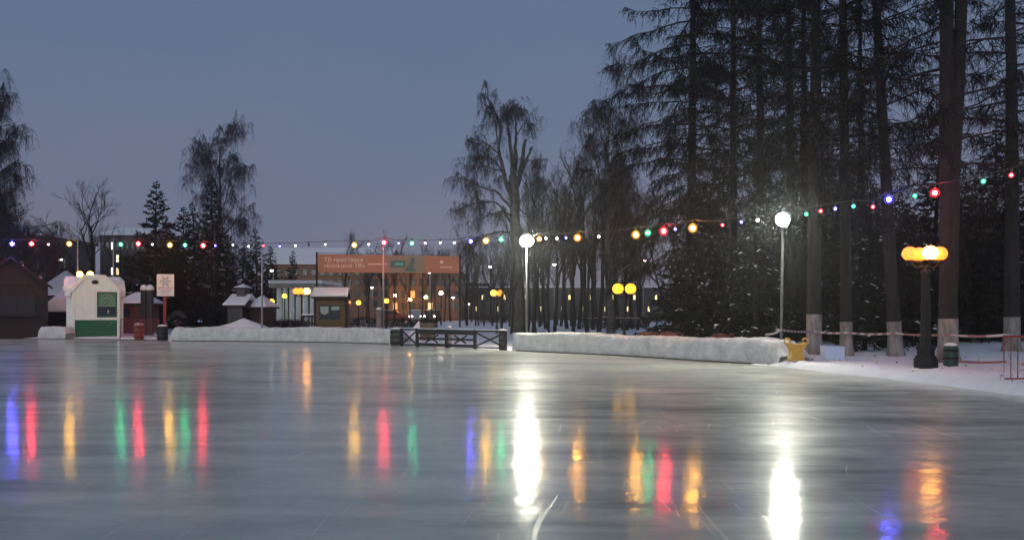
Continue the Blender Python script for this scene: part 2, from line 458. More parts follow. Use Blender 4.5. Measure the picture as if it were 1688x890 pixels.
def ribbon(name, path, prof, m, jag=0.0, seed=0, taper=(0.6, 0.6), smooth=True, freq=1.6):
    "sweep a cross-section (outward offset, z) along a ground path"
    pth = np.array(path); t = np.gradient(pth, axis=0); t /= np.linalg.norm(t, axis=1)[:, None] + 1e-9
    nrm = np.stack((-t[:, 1], t[:, 0]), 1)                      # to the left of travel = away from the ice
    s = np.concatenate(([0], np.cumsum(np.linalg.norm(np.diff(pth, axis=0), axis=1))))
    k = len(prof); V = []
    for i in range(len(pth)):
        e = min(1, (s[i] + 0.02) / taper[0] if taper[0] else 1, (s[-1] - s[i] + 0.02) / taper[1] if taper[1] else 1)
        e = math.sqrt(max(0.0, e))
        for (o, z) in prof:
            hv = 1 + (0.09 * noise.noise((s[i] * 0.45, seed, 1.3)) + 0.06 * noise.noise((s[i] * 1.9, seed, 4.1)) if jag else 0)
            p = (pth[i, 0] + nrm[i, 0] * o, pth[i, 1] + nrm[i, 1] * o, z * e * hv)
            if jag and z > 0.02:
                nn = noise.noise_vector((p[0] * freq, p[1] * freq + seed, p[2] * freq * 1.3)) * jag + noise.noise_vector((p[0] * freq * 4, p[1] * freq * 4, p[2] * 6 + seed)) * jag * 0.55
                p = (p[0] + nn[0], p[1] + nn[1], max(0.0, p[2] + nn[2] * 0.8))
            V.append(p)
    n = len(pth); i = np.arange(n - 1)[:, None] * k; j = np.arange(k - 1)[None, :]
    q = np.stack((i + j, i + j + 1, i + k + j + 1, i + k + j), -1).reshape(-1, 4)
    mb = MB().add(V, q)
    mb.Fs.append(np.array([list(range(k))])); mb.Fs.append(np.array([list(range(k))[::-1]]) + (n - 1) * k)
    return mb.build(name, m, None, smooth)

def epath(x0, x1, step=0.12, off=0.0):
    "rink edge between two photo columns"
    q = smooth_path(EDGE, step)
    px = CX + q[:, 0] * F / q[:, 1]
    q = q[(px >= x0) & (px <= x1)]
    if off:
        t = np.gradient(q, axis=0); t /= np.linalg.norm(t, axis=1)[:, None]
        q = q + off * np.stack((-t[:, 1], t[:, 0]), 1)
    return q

BANK = [(0, -0.03), (0.01, 0.08), (0.015, 0.17), (0.02, 0.26), (0.02, 0.35), (0.025, 0.44), (0.03, 0.53), (0.045, 0.61), (0.075, 0.66), (0.15, 0.68), (0.3, 0.685), (0.5, 0.69), (0.7, 0.68), (0.9, 0.58), (1.1, 0.4), (1.35, 0.2), (1.6, 0.0)]
LOW = [(a, b * 1.0) for a, b in BANK]
o = ribbon('snow_bank', epath(276, 643, 0.07, 0.08), BANK, M['snow_wall'], 0.034, 1, (0.3, 0.1), freq=2.2)
tag(o, 'long packed snow wall between the sign on red post and the black gate', 'snow bank')
o = ribbon('snow_bank', epath(839, 1281, 0.07, 0.08), BANK, M['snow_wall'], 0.034, 5, (0.1, 0.15), freq=2.2)
tag(o, 'curving packed snow wall from the black gate to the tall floodlight pole', 'snow bank')
o = ribbon('snow_bank', epath(58, 106, 0.07, 0.10), BANK, M['snow_wall'], 0.04, 9, (0.15, 0.1), freq=2.2)
tag(o, 'short packed snow wall between the brown hut and white kiosk', 'snow bank')
RIM = [(-0.10, -0.02), (-0.02, 0.05), (0.05, 0.10), (0.16, 0.145), (0.30, 0.16), (0.5, 0.15), (0.8, 0.12), (1.2, 0.07), (1.5, 0.0)]
o = ribbon('snow_rim', epath(1262, 2050, 0.08), RIM, M['snow'], 0.05, 12, (0.8, 0.1), freq=2.6)
structure(o)
KERB = [(-0.05, -0.02), (-0.05, 0.035), (0.06, 0.035), (0.06, -0.02)]
for a, b in ((-420, 276), (276, 643), (839, 1281)):
    structure(ribbon('rink_kerb', epath(a, b, 0.5), KERB, M['kerb'], 0, 0, (0, 0), False))

# ------------------------------------------------------------------ trees
def unit(v):
    return v / (np.linalg.norm(v, axis=-1, keepdims=True) + 1e-9)

def conifer(seed, H, r0, z0, Lmax, nb, sec=11, ter=8, droop=0.32, w2=0.016, w3=0.011, prof='larch', hang=0.55, snow=0.0, l2=0.75, flat=0.5, gap=0.0):
    "trunk + whorled limbs + hanging twigs; returns builders (trunk, crown, snow)"
    rng = np.random.default_rng(seed)
    tr, crn, sn = MB(), MB(), MB()
    k = 16; zz = np.linspace(0, H, k)
    wob = np.cumsum(rng.normal(0, 0.035, (k, 2)), 0) * np.linspace(0, 1, k)[:, None]
    pts = np.column_stack((wob, zz)); pts[0, 2] = -0.25
    rad = r0 * (1 - zz / H) ** 0.8 + 0.012; rad[0] *= 1.6
    for zf, kf in ((0.6, 1.04), (0.25, 1.14), (0.05, 1.36)):
        pts = np.insert(pts, 1, [pts[0, 0], pts[0, 1], zf], 0); rad = np.insert(rad, 1, r0 * kf)
    tr.tube(pts, rad, 10)
    P0 = []; DR = []; LN = []
    for i in range(nb):
        u = (i + rng.random()) / nb
        z = z0 + (H * 0.985 - z0) * u
        if gap and rng.random() < gap: continue
        if prof == 'spruce': Lb = Lmax * (1 - u) ** 0.85 * rng.uniform(0.75, 1.1) + 0.12
        else: Lb = Lmax * (min(1, 0.55 + 1.6 * u)) * (1 - u ** 2.2) * rng.choice((0.35, 0.7, 1.0, 1.15), p=(0.2, 0.25, 0.4, 0.15)) * rng.uniform(0.75, 1.1) + 0.25
        a = i * 2.39996 + rng.normal(0, 0.35)
        base = np.array([np.interp(z, pts[:, 2], pts[:, 0]), np.interp(z, pts[:, 2], pts[:, 1]), z])
        s = np.linspace(0, 1, 7)
        az = a + np.cumsum(rng.normal(0, 0.07, 7))
        up = rng.uniform(-0.12, 0.32) + 0.5 * max(0, u - 0.6)
        dz = Lb * (up * s - droop * rng.uniform(0.6, 1.3) * (1 - 0.6 * u) * s ** 2 + 0.13 * s ** 4)
        bp = base + np.column_stack((np.cos(az) * Lb * s, np.sin(az) * Lb * s, dz)) + rng.normal(0, 0.02 * Lb, (7, 3)) * s[:, None]
        tr.tube(bp, (0.010 + 0.0085 * Lb) * (1 - 0.88 * s), 4, False)
        n2 = max(3, int(Lb * sec))
        ss = rng.uniform(0.12, 1, n2) ** 0.85
        q = np.column_stack([np.interp(ss, s, bp[:, c]) for c in range(3)])
        tg = unit(bp[-1] - bp[0])[None, :]
        side = np.cross(tg, (0, 0, 1.0)) * rng.choice((-1, 1), (n2, 1))
        d = tg * rng.uniform(0.15, 0.8, (n2, 1)) + side * rng.uniform(0.2, 1.0, (n2, 1)) * flat * 1.6 + rng.normal(0, 0.22, (n2, 3))
        d[:, 2] -= rng.uniform(0.1, 1.2, n2) * hang
        d = unit(d)
        ln = l2 * rng.uniform(0.35, 1.1, n2) * (1.05 - 0.45 * ss) * min(1.0, 0.35 + Lb / 3.0)
        P0.append(q); DR.append(d); LN.append(ln)
    P0 = np.concatenate(P0); DR = np.concatenate(DR); LN = np.concatenate(LN)
    p1 = P0 + DR * LN[:, None] * 0.55; p2 = P0 + DR * LN[:, None]; p2[:, 2] -= LN * 0.22 * hang
    crn.strips(P0, p1, p2, w2, rng)
    n = len(P0); idx = np.repeat(np.arange(n), ter); t = rng.uniform(0.1, 1.0, n * ter)[:, None]
    b = P0[idx] * (1 - t) ** 2 + 2 * p1[idx] * t * (1 - t) + p2[idx] * t ** 2
    d = DR[idx] * 0.5 + rng.normal(0, 0.55, (n * ter, 3)); d[:, 2] -= hang * rng.uniform(0.2, 1.1, n * ter); d = unit(d)
    ln = LN[idx] * rng.uniform(0.18, 0.5, n * ter)
    e1 = b + d * ln[:, None] * 0.5; e2 = b + d * ln[:, None]; e2[:, 2] -= ln * 0.2 * hang
    crn.strips(b, e1, e2, w3, rng)
    if snow:
        m = rng.random(n) < snow
        c = P0[m]; dd = DR[m].copy(); dd[:, 2] *= 0.3; dd = unit(dd); l = LN[m] * 0.7
        off = np.array((0, 0, 0.05))
        q = unit(np.cross(dd, (0, 0, 1.0))) * (0.05 + 0.09 * rng.random((m.sum(), 1)))
        a0, a1 = c + off, c + dd * l[:, None] + off - np.array((0, 0, 0.06))
        v = np.stack((a0 - q, a0 + q, a1 + q * .5, a1 - q * .5, (a0 + a1) / 2 + np.array((0, 0, 0.05))), 1).reshape(-1, 3)
        bi = np.arange(len(c))[:, None] * 5
        sn.add(v, bi + np.array([[0, 1, 4]]), bi + np.array([[1, 2, 4]]), bi + np.array([[2, 3, 4]]), bi + np.array([[3, 0, 4]]))
    return tr, crn, sn, (pts, rad)

def strands(crn, rng, p, n_side, ln, spread=0.25, wd=0.022, wt=0.015):
    "weeping strands: each hangs down from p with side twigs"
    n = len(p)
    d = rng.normal(0, spread, (n, 3)); d[:, 2] = -1; d = unit(d)
    h = rng.normal(0, 0.5, (n, 3)); h[:, 2] = abs(h[:, 2]) * .4
    a = p; m = p + unit(h) * ln[:, None] * 0.22 + d * ln[:, None] * 0.3; e = m + d * ln[:, None] * 0.7
    crn.strips(a, m, e, wd, rng)
    idx = np.repeat(np.arange(n), n_side); t = rng.uniform(0.05, 1, n * n_side)[:, None]
    b = a[idx] * (1 - t) ** 2 + 2 * m[idx] * t * (1 - t) + e[idx] * t ** 2
    dd = rng.normal(0, 0.45, (n * n_side, 3)); dd[:, 2] -= 0.8; dd = unit(dd); l = ln[idx] * rng.uniform(0.1, 0.3, n * n_side)
    crn.strips(b, b + dd * l[:, None] * .5, b + dd * l[:, None], wt, rng)

def limb_curve(rng, p, d, Ln, k=7, curl=0.12, grav=0.0):
    pts = [np.array(p, float)]; d = np.array(d, float)
    for i in range(k - 1):
        d = unit(d + rng.normal(0, curl, 3) + np.array((0, 0, grav)))
        pts.append(pts[-1] + d * Ln / (k - 1))
    return np.array(pts)

def weep_limb(tr, crn, rng, pts, ra, rb, nsub, nstr, slen, sub_len):
    "limb polyline with sublimbs and hanging strands"
    tr.tube(pts, np.linspace(ra, rb, len(pts)), 6 if ra > .05 else 4, False)
    L0 = np.linalg.norm(np.diff(pts, axis=0), axis=1).sum()
    s = np.linspace(0, 1, len(pts))
    for i in range(nsub):
        u = rng.uniform(0.25, 1.0)
        b = np.array([np.interp(u, s, pts[:, c]) for c in range(3)])
        t = unit(pts[-1] - pts[0]) * 0.6 + rng.normal(0, 0.6, 3); t[2] = abs(t[2]) * 0.5 + 0.12
        sl = sub_len * rng.uniform(0.5, 1.1)
        sp = limb_curve(rng, b, unit(t), sl, 6, 0.15, -0.16)
        tr.tube(sp, np.linspace(max(0.012, rb * 0.7), 0.006, 6), 3, False)
        us = rng.uniform(0.2, 1, nstr); ks = np.linspace(0, 1, 6)
        q = np.column_stack([np.interp(us, ks, sp[:, c]) for c in range(3)])
        strands(crn, rng, q, 9, slen * rng.uniform(0.3, 1.1, nstr))

def weeping_birch(seed, H, r0, first=0.25, nl=26, spread=0.24, nsub=9, nstr=19, slen=1.6):
    rng = np.random.default_rng(seed); tr, crn = MB(), MB()
    z = np.linspace(0, H * 0.80, 12); pts = np.column_stack((np.cumsum(rng.normal(0, 0.10, (12, 2)), 0), z)); pts[0, 2] = -0.2
    rad = r0 * (1 - z / (H * 0.84)) ** 0.8 + 0.02; rad[0] *= 1.3
    tr.tube(pts, rad, 9)
    for i in range(nl):
        u = first + (1.0 - first) * (i + rng.uniform(0, 0.9)) / nl; zb = u * H * 0.80
        b = np.array([np.interp(zb, z, pts[:, 0]), np.interp(zb, z, pts[:, 1]), zb])
        a = i * 2.4 + rng.normal(0, 0.4); el = rng.uniform(0.55, 1.0) + 0.35 * u
        d = np.array((math.cos(a) * math.cos(el), math.sin(a) * math.cos(el), math.sin(el)))
        Lb = H * spread * (1.15 - 0.45 * (u - first)) * rng.uniform(0.6, 1.25)
        lp = limb_curve(rng, b, d, Lb, 7, 0.13, -0.04)
        weep_limb(tr, crn, rng, lp, max(0.03, r0 * 0.36 * (1.2 - u)), 0.015, nsub, nstr, slen, Lb * 0.45)
    return tr, crn

def bare_tree(seed, H, r0, levels=4, up=0.35, first=0.25, upright=0.0, twigs=9, nch=(6, 5, 4, 4), ratio=0.55, tw=0.012, tl=0.45):
    "leafless broad tree: forks upward into fine twigs"
    rng = np.random.default_rng(seed); tr, crn = MB(), MB()
    tips = []
    def grow(p, d, Ln, r, lv):
        k = 7 if lv < 2 else 5
        pts = limb_curve(rng, p, d, Ln, k, 0.10 + 0.03 * lv, 0.05)
        tr.tube(pts, np.linspace(r, r * 0.45 if lv else r * 0.3, k), (9, 6, 4, 3, 3)[lv], False)
        s = np.linspace(0, 1, k)
        if lv >= levels - 1:
            us = rng.uniform(0.15, 1, twigs)
            q = np.column_stack([np.interp(us, s, pts[:, c]) for c in range(3)])
            tips.append((q, np.repeat(unit(pts[-1] - pts[0])[None, :], twigs, 0)))
            return
        for i in range(nch[lv]):
            u = (first if lv == 0 else 0.25) + (1 - (first if lv == 0 else 0.25)) * (i + rng.uniform(0.2, 0.9)) / nch[lv]
            b = np.array([np.interp(u, s, pts[:, c]) for c in range(3)])
            a = rng.uniform(0, 2 * math.pi); t = unit(pts[-1] - pts[0])
            x = unit(np.cross(t, rng.normal(0, 1, 3)))
            an = rng.uniform(0.35, 0.95) * (1 - upright)
            dd = unit(t * math.cos(an) + x * math.sin(an) + np.array((0, 0, up * 0.5)))
            grow(b, dd, Ln * ratio * rng.uniform(0.7, 1.15) * (1.25 - 0.5 * u), r * (0.5 - 0.2 * u) if lv == 0 else r * 0.5, lv + 1)
    grow(np.array((0, 0, -0.2)), np.array((rng.normal(0, .03), rng.normal(0, .03), 1.0)), H * 0.72, r0, 0)
    q = np.concatenate([a for a, _ in tips]); d = np.concatenate([b for _, b in tips])
    n = len(q)
    for rep in range(2):
        dd = unit(d + rng.normal(0, 0.55, (n, 3)) + np.array((0, 0, 0.15))); ln = tl * rng.uniform(0.4, 1.2, n)
        e = q + dd * ln[:, None]; crn.strips(q, q + dd * ln[:, None] * .5 + rng.normal(0, .02, (n, 3)), e, tw, rng)
        q = q + dd * (ln * rng.uniform(0.3, 0.9, n))[:, None]
    return tr, crn

VAR = {}
def variant(key, builders, mats, smooth=True):
    VAR[key] = [(nm, mb.mesh(nm, m, smooth and nm == 'trunk')) for nm, mb, m in zip(('trunk', 'crown', 'snow'), builders, mats) if mb.n]

def put_tree(name, key, px, D, label, cat='tree', group=None, rz=0.0, s=1.0, tilt=(0, 0), sink=0.0, sxy=None):
    x = (px - CX) * D / F
    t = thing(name, label, cat, (x, D, gz(x, D) - sink), 0, group)
    t.rotation_euler = (R(tilt[0]), R(tilt[1]), rz)
    t.scale = (s if sxy is None else sxy, s if sxy is None else sxy, s)
    for nm, me in VAR[key]:
        o = link(nm, me, t)
        if nm == 'snow': o['kind'] = 'stuff'
    return t

def larch_variant(key, seed, H, r0, z0, Lmax, nb, **kw):
    tr, crn, sn, (pts, rad) = conifer(seed, H, r0, z0, Lmax, nb, **kw)
    variant(key, (tr, crn), (M['bark'], M['twig']))
    zc = np.array((-0.1, 0.05, 0.15, 0.25, 0.4, 0.6, 0.9, 1.0 + (seed * 7 % 10) * 0.035))
    wb = MB().tube(np.column_stack((np.interp(zc, pts[:, 2], pts[:, 0]), np.interp(zc, pts[:, 2], pts[:, 1]), zc)), np.interp(zc, pts[:, 2], rad) + 0.012, 12)
    VAR[key + '_ww'] = VAR[key] + [('whitewash', wb.mesh('whitewash', M['whitewash'], True))]

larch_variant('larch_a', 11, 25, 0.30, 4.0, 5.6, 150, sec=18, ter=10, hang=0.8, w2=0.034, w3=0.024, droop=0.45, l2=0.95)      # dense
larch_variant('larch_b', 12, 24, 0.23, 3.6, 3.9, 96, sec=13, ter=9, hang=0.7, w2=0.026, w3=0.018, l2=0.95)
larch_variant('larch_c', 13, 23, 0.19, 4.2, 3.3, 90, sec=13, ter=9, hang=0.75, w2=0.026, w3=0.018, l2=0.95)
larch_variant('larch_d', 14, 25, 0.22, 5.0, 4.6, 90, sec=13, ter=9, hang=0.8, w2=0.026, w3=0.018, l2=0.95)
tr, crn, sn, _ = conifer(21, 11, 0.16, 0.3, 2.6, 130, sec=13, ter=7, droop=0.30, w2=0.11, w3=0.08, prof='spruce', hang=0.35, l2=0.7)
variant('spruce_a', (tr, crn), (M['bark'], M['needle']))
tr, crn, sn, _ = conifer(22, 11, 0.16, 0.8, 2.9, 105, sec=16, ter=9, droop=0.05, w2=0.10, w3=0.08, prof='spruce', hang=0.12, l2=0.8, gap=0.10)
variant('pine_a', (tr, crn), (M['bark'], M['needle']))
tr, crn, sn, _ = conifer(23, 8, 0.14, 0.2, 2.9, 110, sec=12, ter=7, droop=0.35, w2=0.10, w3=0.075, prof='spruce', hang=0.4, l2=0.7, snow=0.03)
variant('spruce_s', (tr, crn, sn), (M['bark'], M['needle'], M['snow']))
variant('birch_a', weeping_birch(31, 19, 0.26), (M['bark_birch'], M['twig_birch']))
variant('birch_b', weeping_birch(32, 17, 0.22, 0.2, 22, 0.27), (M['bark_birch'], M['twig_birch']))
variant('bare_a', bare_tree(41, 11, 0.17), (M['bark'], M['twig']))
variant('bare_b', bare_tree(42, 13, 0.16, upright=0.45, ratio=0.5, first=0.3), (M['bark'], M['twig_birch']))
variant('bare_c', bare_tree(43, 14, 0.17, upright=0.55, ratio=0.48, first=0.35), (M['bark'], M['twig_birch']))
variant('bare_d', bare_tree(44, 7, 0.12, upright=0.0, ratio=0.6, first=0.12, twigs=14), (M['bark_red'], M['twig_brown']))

# larches on the right
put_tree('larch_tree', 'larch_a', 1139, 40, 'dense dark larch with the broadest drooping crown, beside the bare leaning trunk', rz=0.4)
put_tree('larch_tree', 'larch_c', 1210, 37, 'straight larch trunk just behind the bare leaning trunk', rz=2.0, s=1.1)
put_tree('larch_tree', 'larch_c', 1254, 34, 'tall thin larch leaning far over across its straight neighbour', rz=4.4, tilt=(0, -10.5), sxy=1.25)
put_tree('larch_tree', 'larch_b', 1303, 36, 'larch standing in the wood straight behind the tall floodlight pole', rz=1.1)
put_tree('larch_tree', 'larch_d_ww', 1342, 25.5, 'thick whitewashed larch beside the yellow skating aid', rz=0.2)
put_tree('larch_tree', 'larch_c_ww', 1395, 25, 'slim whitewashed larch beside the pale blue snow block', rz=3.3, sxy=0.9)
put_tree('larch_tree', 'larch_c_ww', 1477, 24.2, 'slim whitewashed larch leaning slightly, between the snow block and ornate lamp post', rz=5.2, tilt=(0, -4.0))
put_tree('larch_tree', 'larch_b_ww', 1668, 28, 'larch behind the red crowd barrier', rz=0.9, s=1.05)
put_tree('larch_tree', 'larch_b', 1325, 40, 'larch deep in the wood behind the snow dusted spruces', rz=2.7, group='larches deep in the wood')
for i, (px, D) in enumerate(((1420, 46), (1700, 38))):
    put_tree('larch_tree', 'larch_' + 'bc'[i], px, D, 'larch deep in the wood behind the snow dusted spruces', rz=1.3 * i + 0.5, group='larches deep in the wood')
# the big forked larch by the ornate lamp
def forked_larch():
    tr, crn, sn, (pts, rad) = conifer(15, 24, 0.225, 4.4, 4.4, 82, sec=11, ter=9, hang=0.75, w2=0.026, w3=0.018, droop=0.35, l2=0.95)
    rng = np.random.default_rng(5)
    z = np.array((2.0, 5.0, 7.2, 9.0, 12.0, 16.0, 21.0)); x = np.array((0.06, 0.12, 0.24, 0.31, 0.36, 0.4, 0.5))
    tr.tube(np.column_stack((x, np.full(7, -0.03), z)), (0.17, 0.165, 0.16, 0.15, 0.13, 0.09, 0.02), 9)
    variant('larch_e', (tr, crn), (M['bark_red'], M['twig']))
    zc = np.array((-0.1, 0.05, 0.15, 0.25, 0.4, 0.6, 0.9, 1.15)); wb = MB().tube(np.column_stack((np.interp(zc, pts[:, 2], pts[:, 0]), np.interp(zc, pts[:, 2], pts[:, 1]), zc)), np.interp(zc, pts[:, 2], rad) + 0.012, 12)
    VAR['larch_e'].append(('whitewash', wb.mesh('whitewash', M['whitewash'], True)))
    put_tree('larch_tree', 'larch_e', 1563, 21.2, 'thick forked larch with whitewashed foot beside the ornate lamp post', rz=0.0)
forked_larch()

# dark spruces under the larches
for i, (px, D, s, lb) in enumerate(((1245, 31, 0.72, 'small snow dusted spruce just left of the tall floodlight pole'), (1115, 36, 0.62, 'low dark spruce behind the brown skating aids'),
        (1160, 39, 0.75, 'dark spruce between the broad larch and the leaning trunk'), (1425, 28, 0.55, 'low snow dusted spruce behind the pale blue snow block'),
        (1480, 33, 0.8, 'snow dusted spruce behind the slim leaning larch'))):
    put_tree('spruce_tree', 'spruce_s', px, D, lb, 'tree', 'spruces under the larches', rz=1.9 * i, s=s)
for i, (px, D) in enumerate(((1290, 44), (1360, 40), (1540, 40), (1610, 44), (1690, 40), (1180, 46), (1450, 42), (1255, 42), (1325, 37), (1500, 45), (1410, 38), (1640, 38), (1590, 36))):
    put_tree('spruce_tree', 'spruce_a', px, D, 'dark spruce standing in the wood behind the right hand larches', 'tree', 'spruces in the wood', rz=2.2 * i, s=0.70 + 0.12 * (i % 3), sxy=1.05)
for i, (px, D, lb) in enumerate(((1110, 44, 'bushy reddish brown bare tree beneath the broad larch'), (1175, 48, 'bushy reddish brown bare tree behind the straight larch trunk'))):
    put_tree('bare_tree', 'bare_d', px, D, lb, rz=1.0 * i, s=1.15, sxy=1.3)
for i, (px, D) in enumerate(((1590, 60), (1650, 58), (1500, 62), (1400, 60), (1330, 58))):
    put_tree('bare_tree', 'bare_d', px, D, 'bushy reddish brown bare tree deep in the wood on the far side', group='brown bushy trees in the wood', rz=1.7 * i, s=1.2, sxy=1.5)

# pollarded birch by the floodlight: limbs laid out from its silhouette at its own distance
def pollard_birch():
    D = 52.0; base = P(852, 540, D); base[2] = gz(base[0], D)
    rng = np.random.default_rng(8); tr, crn = MB(), MB()
    def q(px, py, dy=0.0): return P(px, py, D) - np.array((base[0], D - dy, base[2]))
    def poly(l, dy0=0.0, dy1=0.0):
        n = len(l); pts = np.array([q(*p, dy0 + (dy1 - dy0) * i / (n - 1)) for i, p in enumerate(l)])
        u = np.linspace(0, 1, n); v = np.linspace(0, 1, n * 3)
        return np.column_stack([np.interp(v, u, pts[:, c]) for c in range(3)]) + rng.normal(0, 0.03, (n * 3, 3))
    tr.tube(np.vstack((poly([(856, 552), (854, 480), (850, 400), (848, 330), (846, 270)]),)), np.linspace(0.50, 0.34, 15), 10)
    stems = [([(846, 290), (842, 240), (838, 200), (832, 160)], 0.30, 0.06, 0, .3), ([(844, 320), (828, 270), (818, 225), (822, 190), (806, 150), (796, 136)], 0.24, 0.03, -.2, -1.0),
             ([(852, 290), (862, 250), (866, 215), (868, 205)], 0.24, 0.14, .2, .5), ([(856, 280), (868, 250), (876, 228), (882, 222)], 0.16, 0.09, -.1, -.6),
             ([(848, 280), (850, 220), (852, 190), (848, 155)], 0.24, 0.05, .3, .8)]
    for l, a, b, d0, d1 in stems:
        tr.tube(poly(l, d0, d1), np.linspace(a, b, len(l) * 3) * 0.75, 7)
    limbs = [([(838, 200), (834, 165), (846, 145), (858, 148)], .08, 0, 1.0, 7), ([(818, 225), (812, 180), (802, 150), (795, 134)], .07, -.5, -1.5, 8),
             ([(822, 235), (800, 215), (780, 205), (768, 200)], .08, 0, .9, 7), ([(832, 270), (805, 235), (785, 230), (765, 238)], .07, .2, 2.0, 6),
             ([(842, 330), (815, 300), (790, 295), (765, 285), (745, 280)], .10, 0, -1.4, 8), ([(846, 360), (818, 318), (786, 312), (758, 320), (738, 330)], .09, .2, 1.6, 8),
             ([(850, 345), (826, 335), (800, 345), (772, 360)], .08, -.2, -2.0, 6), ([(848, 300), (822, 262), (792, 255), (770, 262)], .07, .2, -.8, 6),
             ([(862, 250), (876, 240), (884, 250)], .06, .2, .6, 3), ([(850, 200), (864, 175), (870, 165)], .05, .4, 1.2, 3), ([(846, 180), (838, 158), (830, 148)], .05, .2, -.8, 4),
             ([(846, 370), (800, 370), (770, 385), (745, 395)], .07, .2, 2.4, 6), ([(856, 320), (880, 290), (892, 280)], .05, 0, -1.5, 3)]
    for l, a, d0, d1, ns in limbs:
        weep_limb(tr, crn, rng, poly(l, d0, d1), a, 0.02, ns * 2 + 4, 15, 1.35, 1.6)
    t = thing('birch_tree', 'pollarded weeping birch with thick pale stems behind the floodlight over the gate side bank', 'tree', tuple(base)); t.scale = (0.88, 0.88, 0.93)
    tr.build('trunk', M['bark_birch'], t, True); crn.build('crown', M['twig_birch'], t)
pollard_birch()

put_tree('birch_tree', 'birch_a', 352, 72, 'tall weeping birch rising behind the two dark spruces', rz=0.6, s=1.03)
put_tree('birch_tree', 'birch_b', -28, 50, 'weeping birch hanging over the dark brown hut', rz=2.6, s=1.0)
put_tree('birch_tree', 'birch_b', 1004, 50, 'weeping birch against the outer edge of the broad larch', rz=5.6, s=1.0)
put_tree('birch_tree', 'birch_a', -60, 46, 'second weeping birch further behind the dark brown hut', rz=1.0, s=0.8)
put_tree('bare_tree', 'bare_d', 28, 54, 'bushy reddish bare tree behind the dark brown hut', rz=2.0, s=1.15, sxy=1.2)
put_tree('bare_tree', 'bare_d', -20, 50, 'bushy reddish bare tree close behind the hut wall', rz=0.4, s=1.3, sxy=1.3)
put_tree('bare_tree', 'bare_a', 152, 60, 'spreading bare tree behind the white kiosk', rz=0.5, s=1.02)
put_tree('bare_tree', 'bare_a', 205, 72, 'bare tree between the white kiosk and the shaggy pine', rz=2.5, s=0.8)
put_tree('pine_tree', 'pine_a', 256, 58, 'shaggy dark pine behind the sign on red post', rz=0.2, s=0.98)
put_tree('pine_tree', 'pine_a', 302, 60, 'smaller shaggy pine between the pine and the dark spruce', rz=2.9, s=0.84)
put_tree('spruce_tree', 'spruce_a', 350, 56, 'narrow dark spruce in front of the tall weeping birch', rz=0.3, s=0.98, sxy=0.8)
put_tree('spruce_tree', 'spruce_a', 322, 62, 'dark spruce half hidden behind the shaggy pine', rz=1.3, s=0.9, sxy=0.9)
put_tree('spruce_tree', 'spruce_a', 424, 85, 'far dark spruce beside the grey string pole', rz=1.0, s=0.94, sxy=0.95)
put_tree('spruce_tree', 'spruce_a', 447, 88, 'lower far dark spruce just past the grey string pole', rz=3.0, s=0.78, sxy=0.9)
put_tree('spruce_tree', 'spruce_a', 400, 84, 'low far dark spruce behind the snow roofed cottage', rz=4.0, s=0.8, sxy=0.9)
put_tree('pine_tree', 'pine_a', 481, 98, 'small far pine beside the lit white columned hall', rz=1.5, s=0.80, sxy=0.6)
put_tree('bare_tree', 'bare_b', 568, 92, 'upright bare tree behind the orange banner', rz=0.3, s=0.86)
# thin trees of the far grove
rng0 = random.Random(4)
for i in range(34):
    px = 872 + (i % 17) * 11.5 + rng0.uniform(-6, 6); D = 50 + (i // 17) * 16 + rng0.uniform(0, 14)
    put_tree('bare_tree', 'bare_' + 'bc'[i % 2], px, D, 'thin bare tree in the crowded grove behind the curving snow wall', group='thin trees of the grove', rz=i * 1.1, s=rng0.uniform(0.72, 1.0))
for i in range(20):
    px = 600 + i * 13.5 + rng0.uniform(-6, 6); D = 74 + rng0.uniform(0, 30)
    put_tree('bare_tree', 'bare_' + 'cb'[i % 2], px, D, 'bare tree in the row behind the orange banner and black gate', group='trees behind the banner', rz=i * 0.8, s=rng0.uniform(0.50, 0.68) * D / 80)
for i in range(7):
    put_tree('bare_tree', 'bare_' + 'ab'[i % 2], 770 + i * 14, 62 + rng0.uniform(0, 14), 'bare tree crowding round the foot of the pollarded birch', group='trees round the pollarded birch', rz=i * 0.8, s=rng0.uniform(0.5, 0.75))
for i, (px, D) in enumerate(((826, 49), (842, 47), (866, 48), (884, 46), (905, 49))):
    put_tree('bare_tree', 'bare_' + 'bc'[i % 2], px, D, 'slim young bare tree close before the pollarded birch trunk', group='slim trees before the pollarded birch', rz=i * 1.9, s=0.42 + 0.06 * (i % 3))
for i in range(8):
    put_tree('bare_tree', 'bare_a', 70 + i * 22, 78 + rng0.uniform(0, 20), 'low bare tree in the row behind the white kiosk', group='low trees behind the kiosk', rz=i * 0.9, s=rng0.uniform(0.45, 0.65))
for i, (px, D, sc_) in enumerate(((60, 62, 1.0), (95, 66, 0.9), (5, 58, 1.2), (215, 64, 0.75))):
    put_tree('bare_tree', 'bare_d', px, D, 'bushy reddish bare tree in the dark thicket behind the hut and white kiosk', group='thicket behind the white kiosk', rz=i * 1.3 + 0.3, s=sc_ * 1.1, sxy=sc_ * 1.3)
for i, (px, D, sc_) in enumerate(((40, 70, 0.72), (118, 74, 0.6), (282, 66, 0.75), (372, 64, 0.62))):
    put_tree('spruce_tree', 'spruce_a', px, D, 'low dark spruce filling the gaps behind the kiosk and the shaggy pines', group='low spruces behind the kiosk', rz=i * 1.3 + 0.3, s=sc_, sxy=sc_ * 1.25)
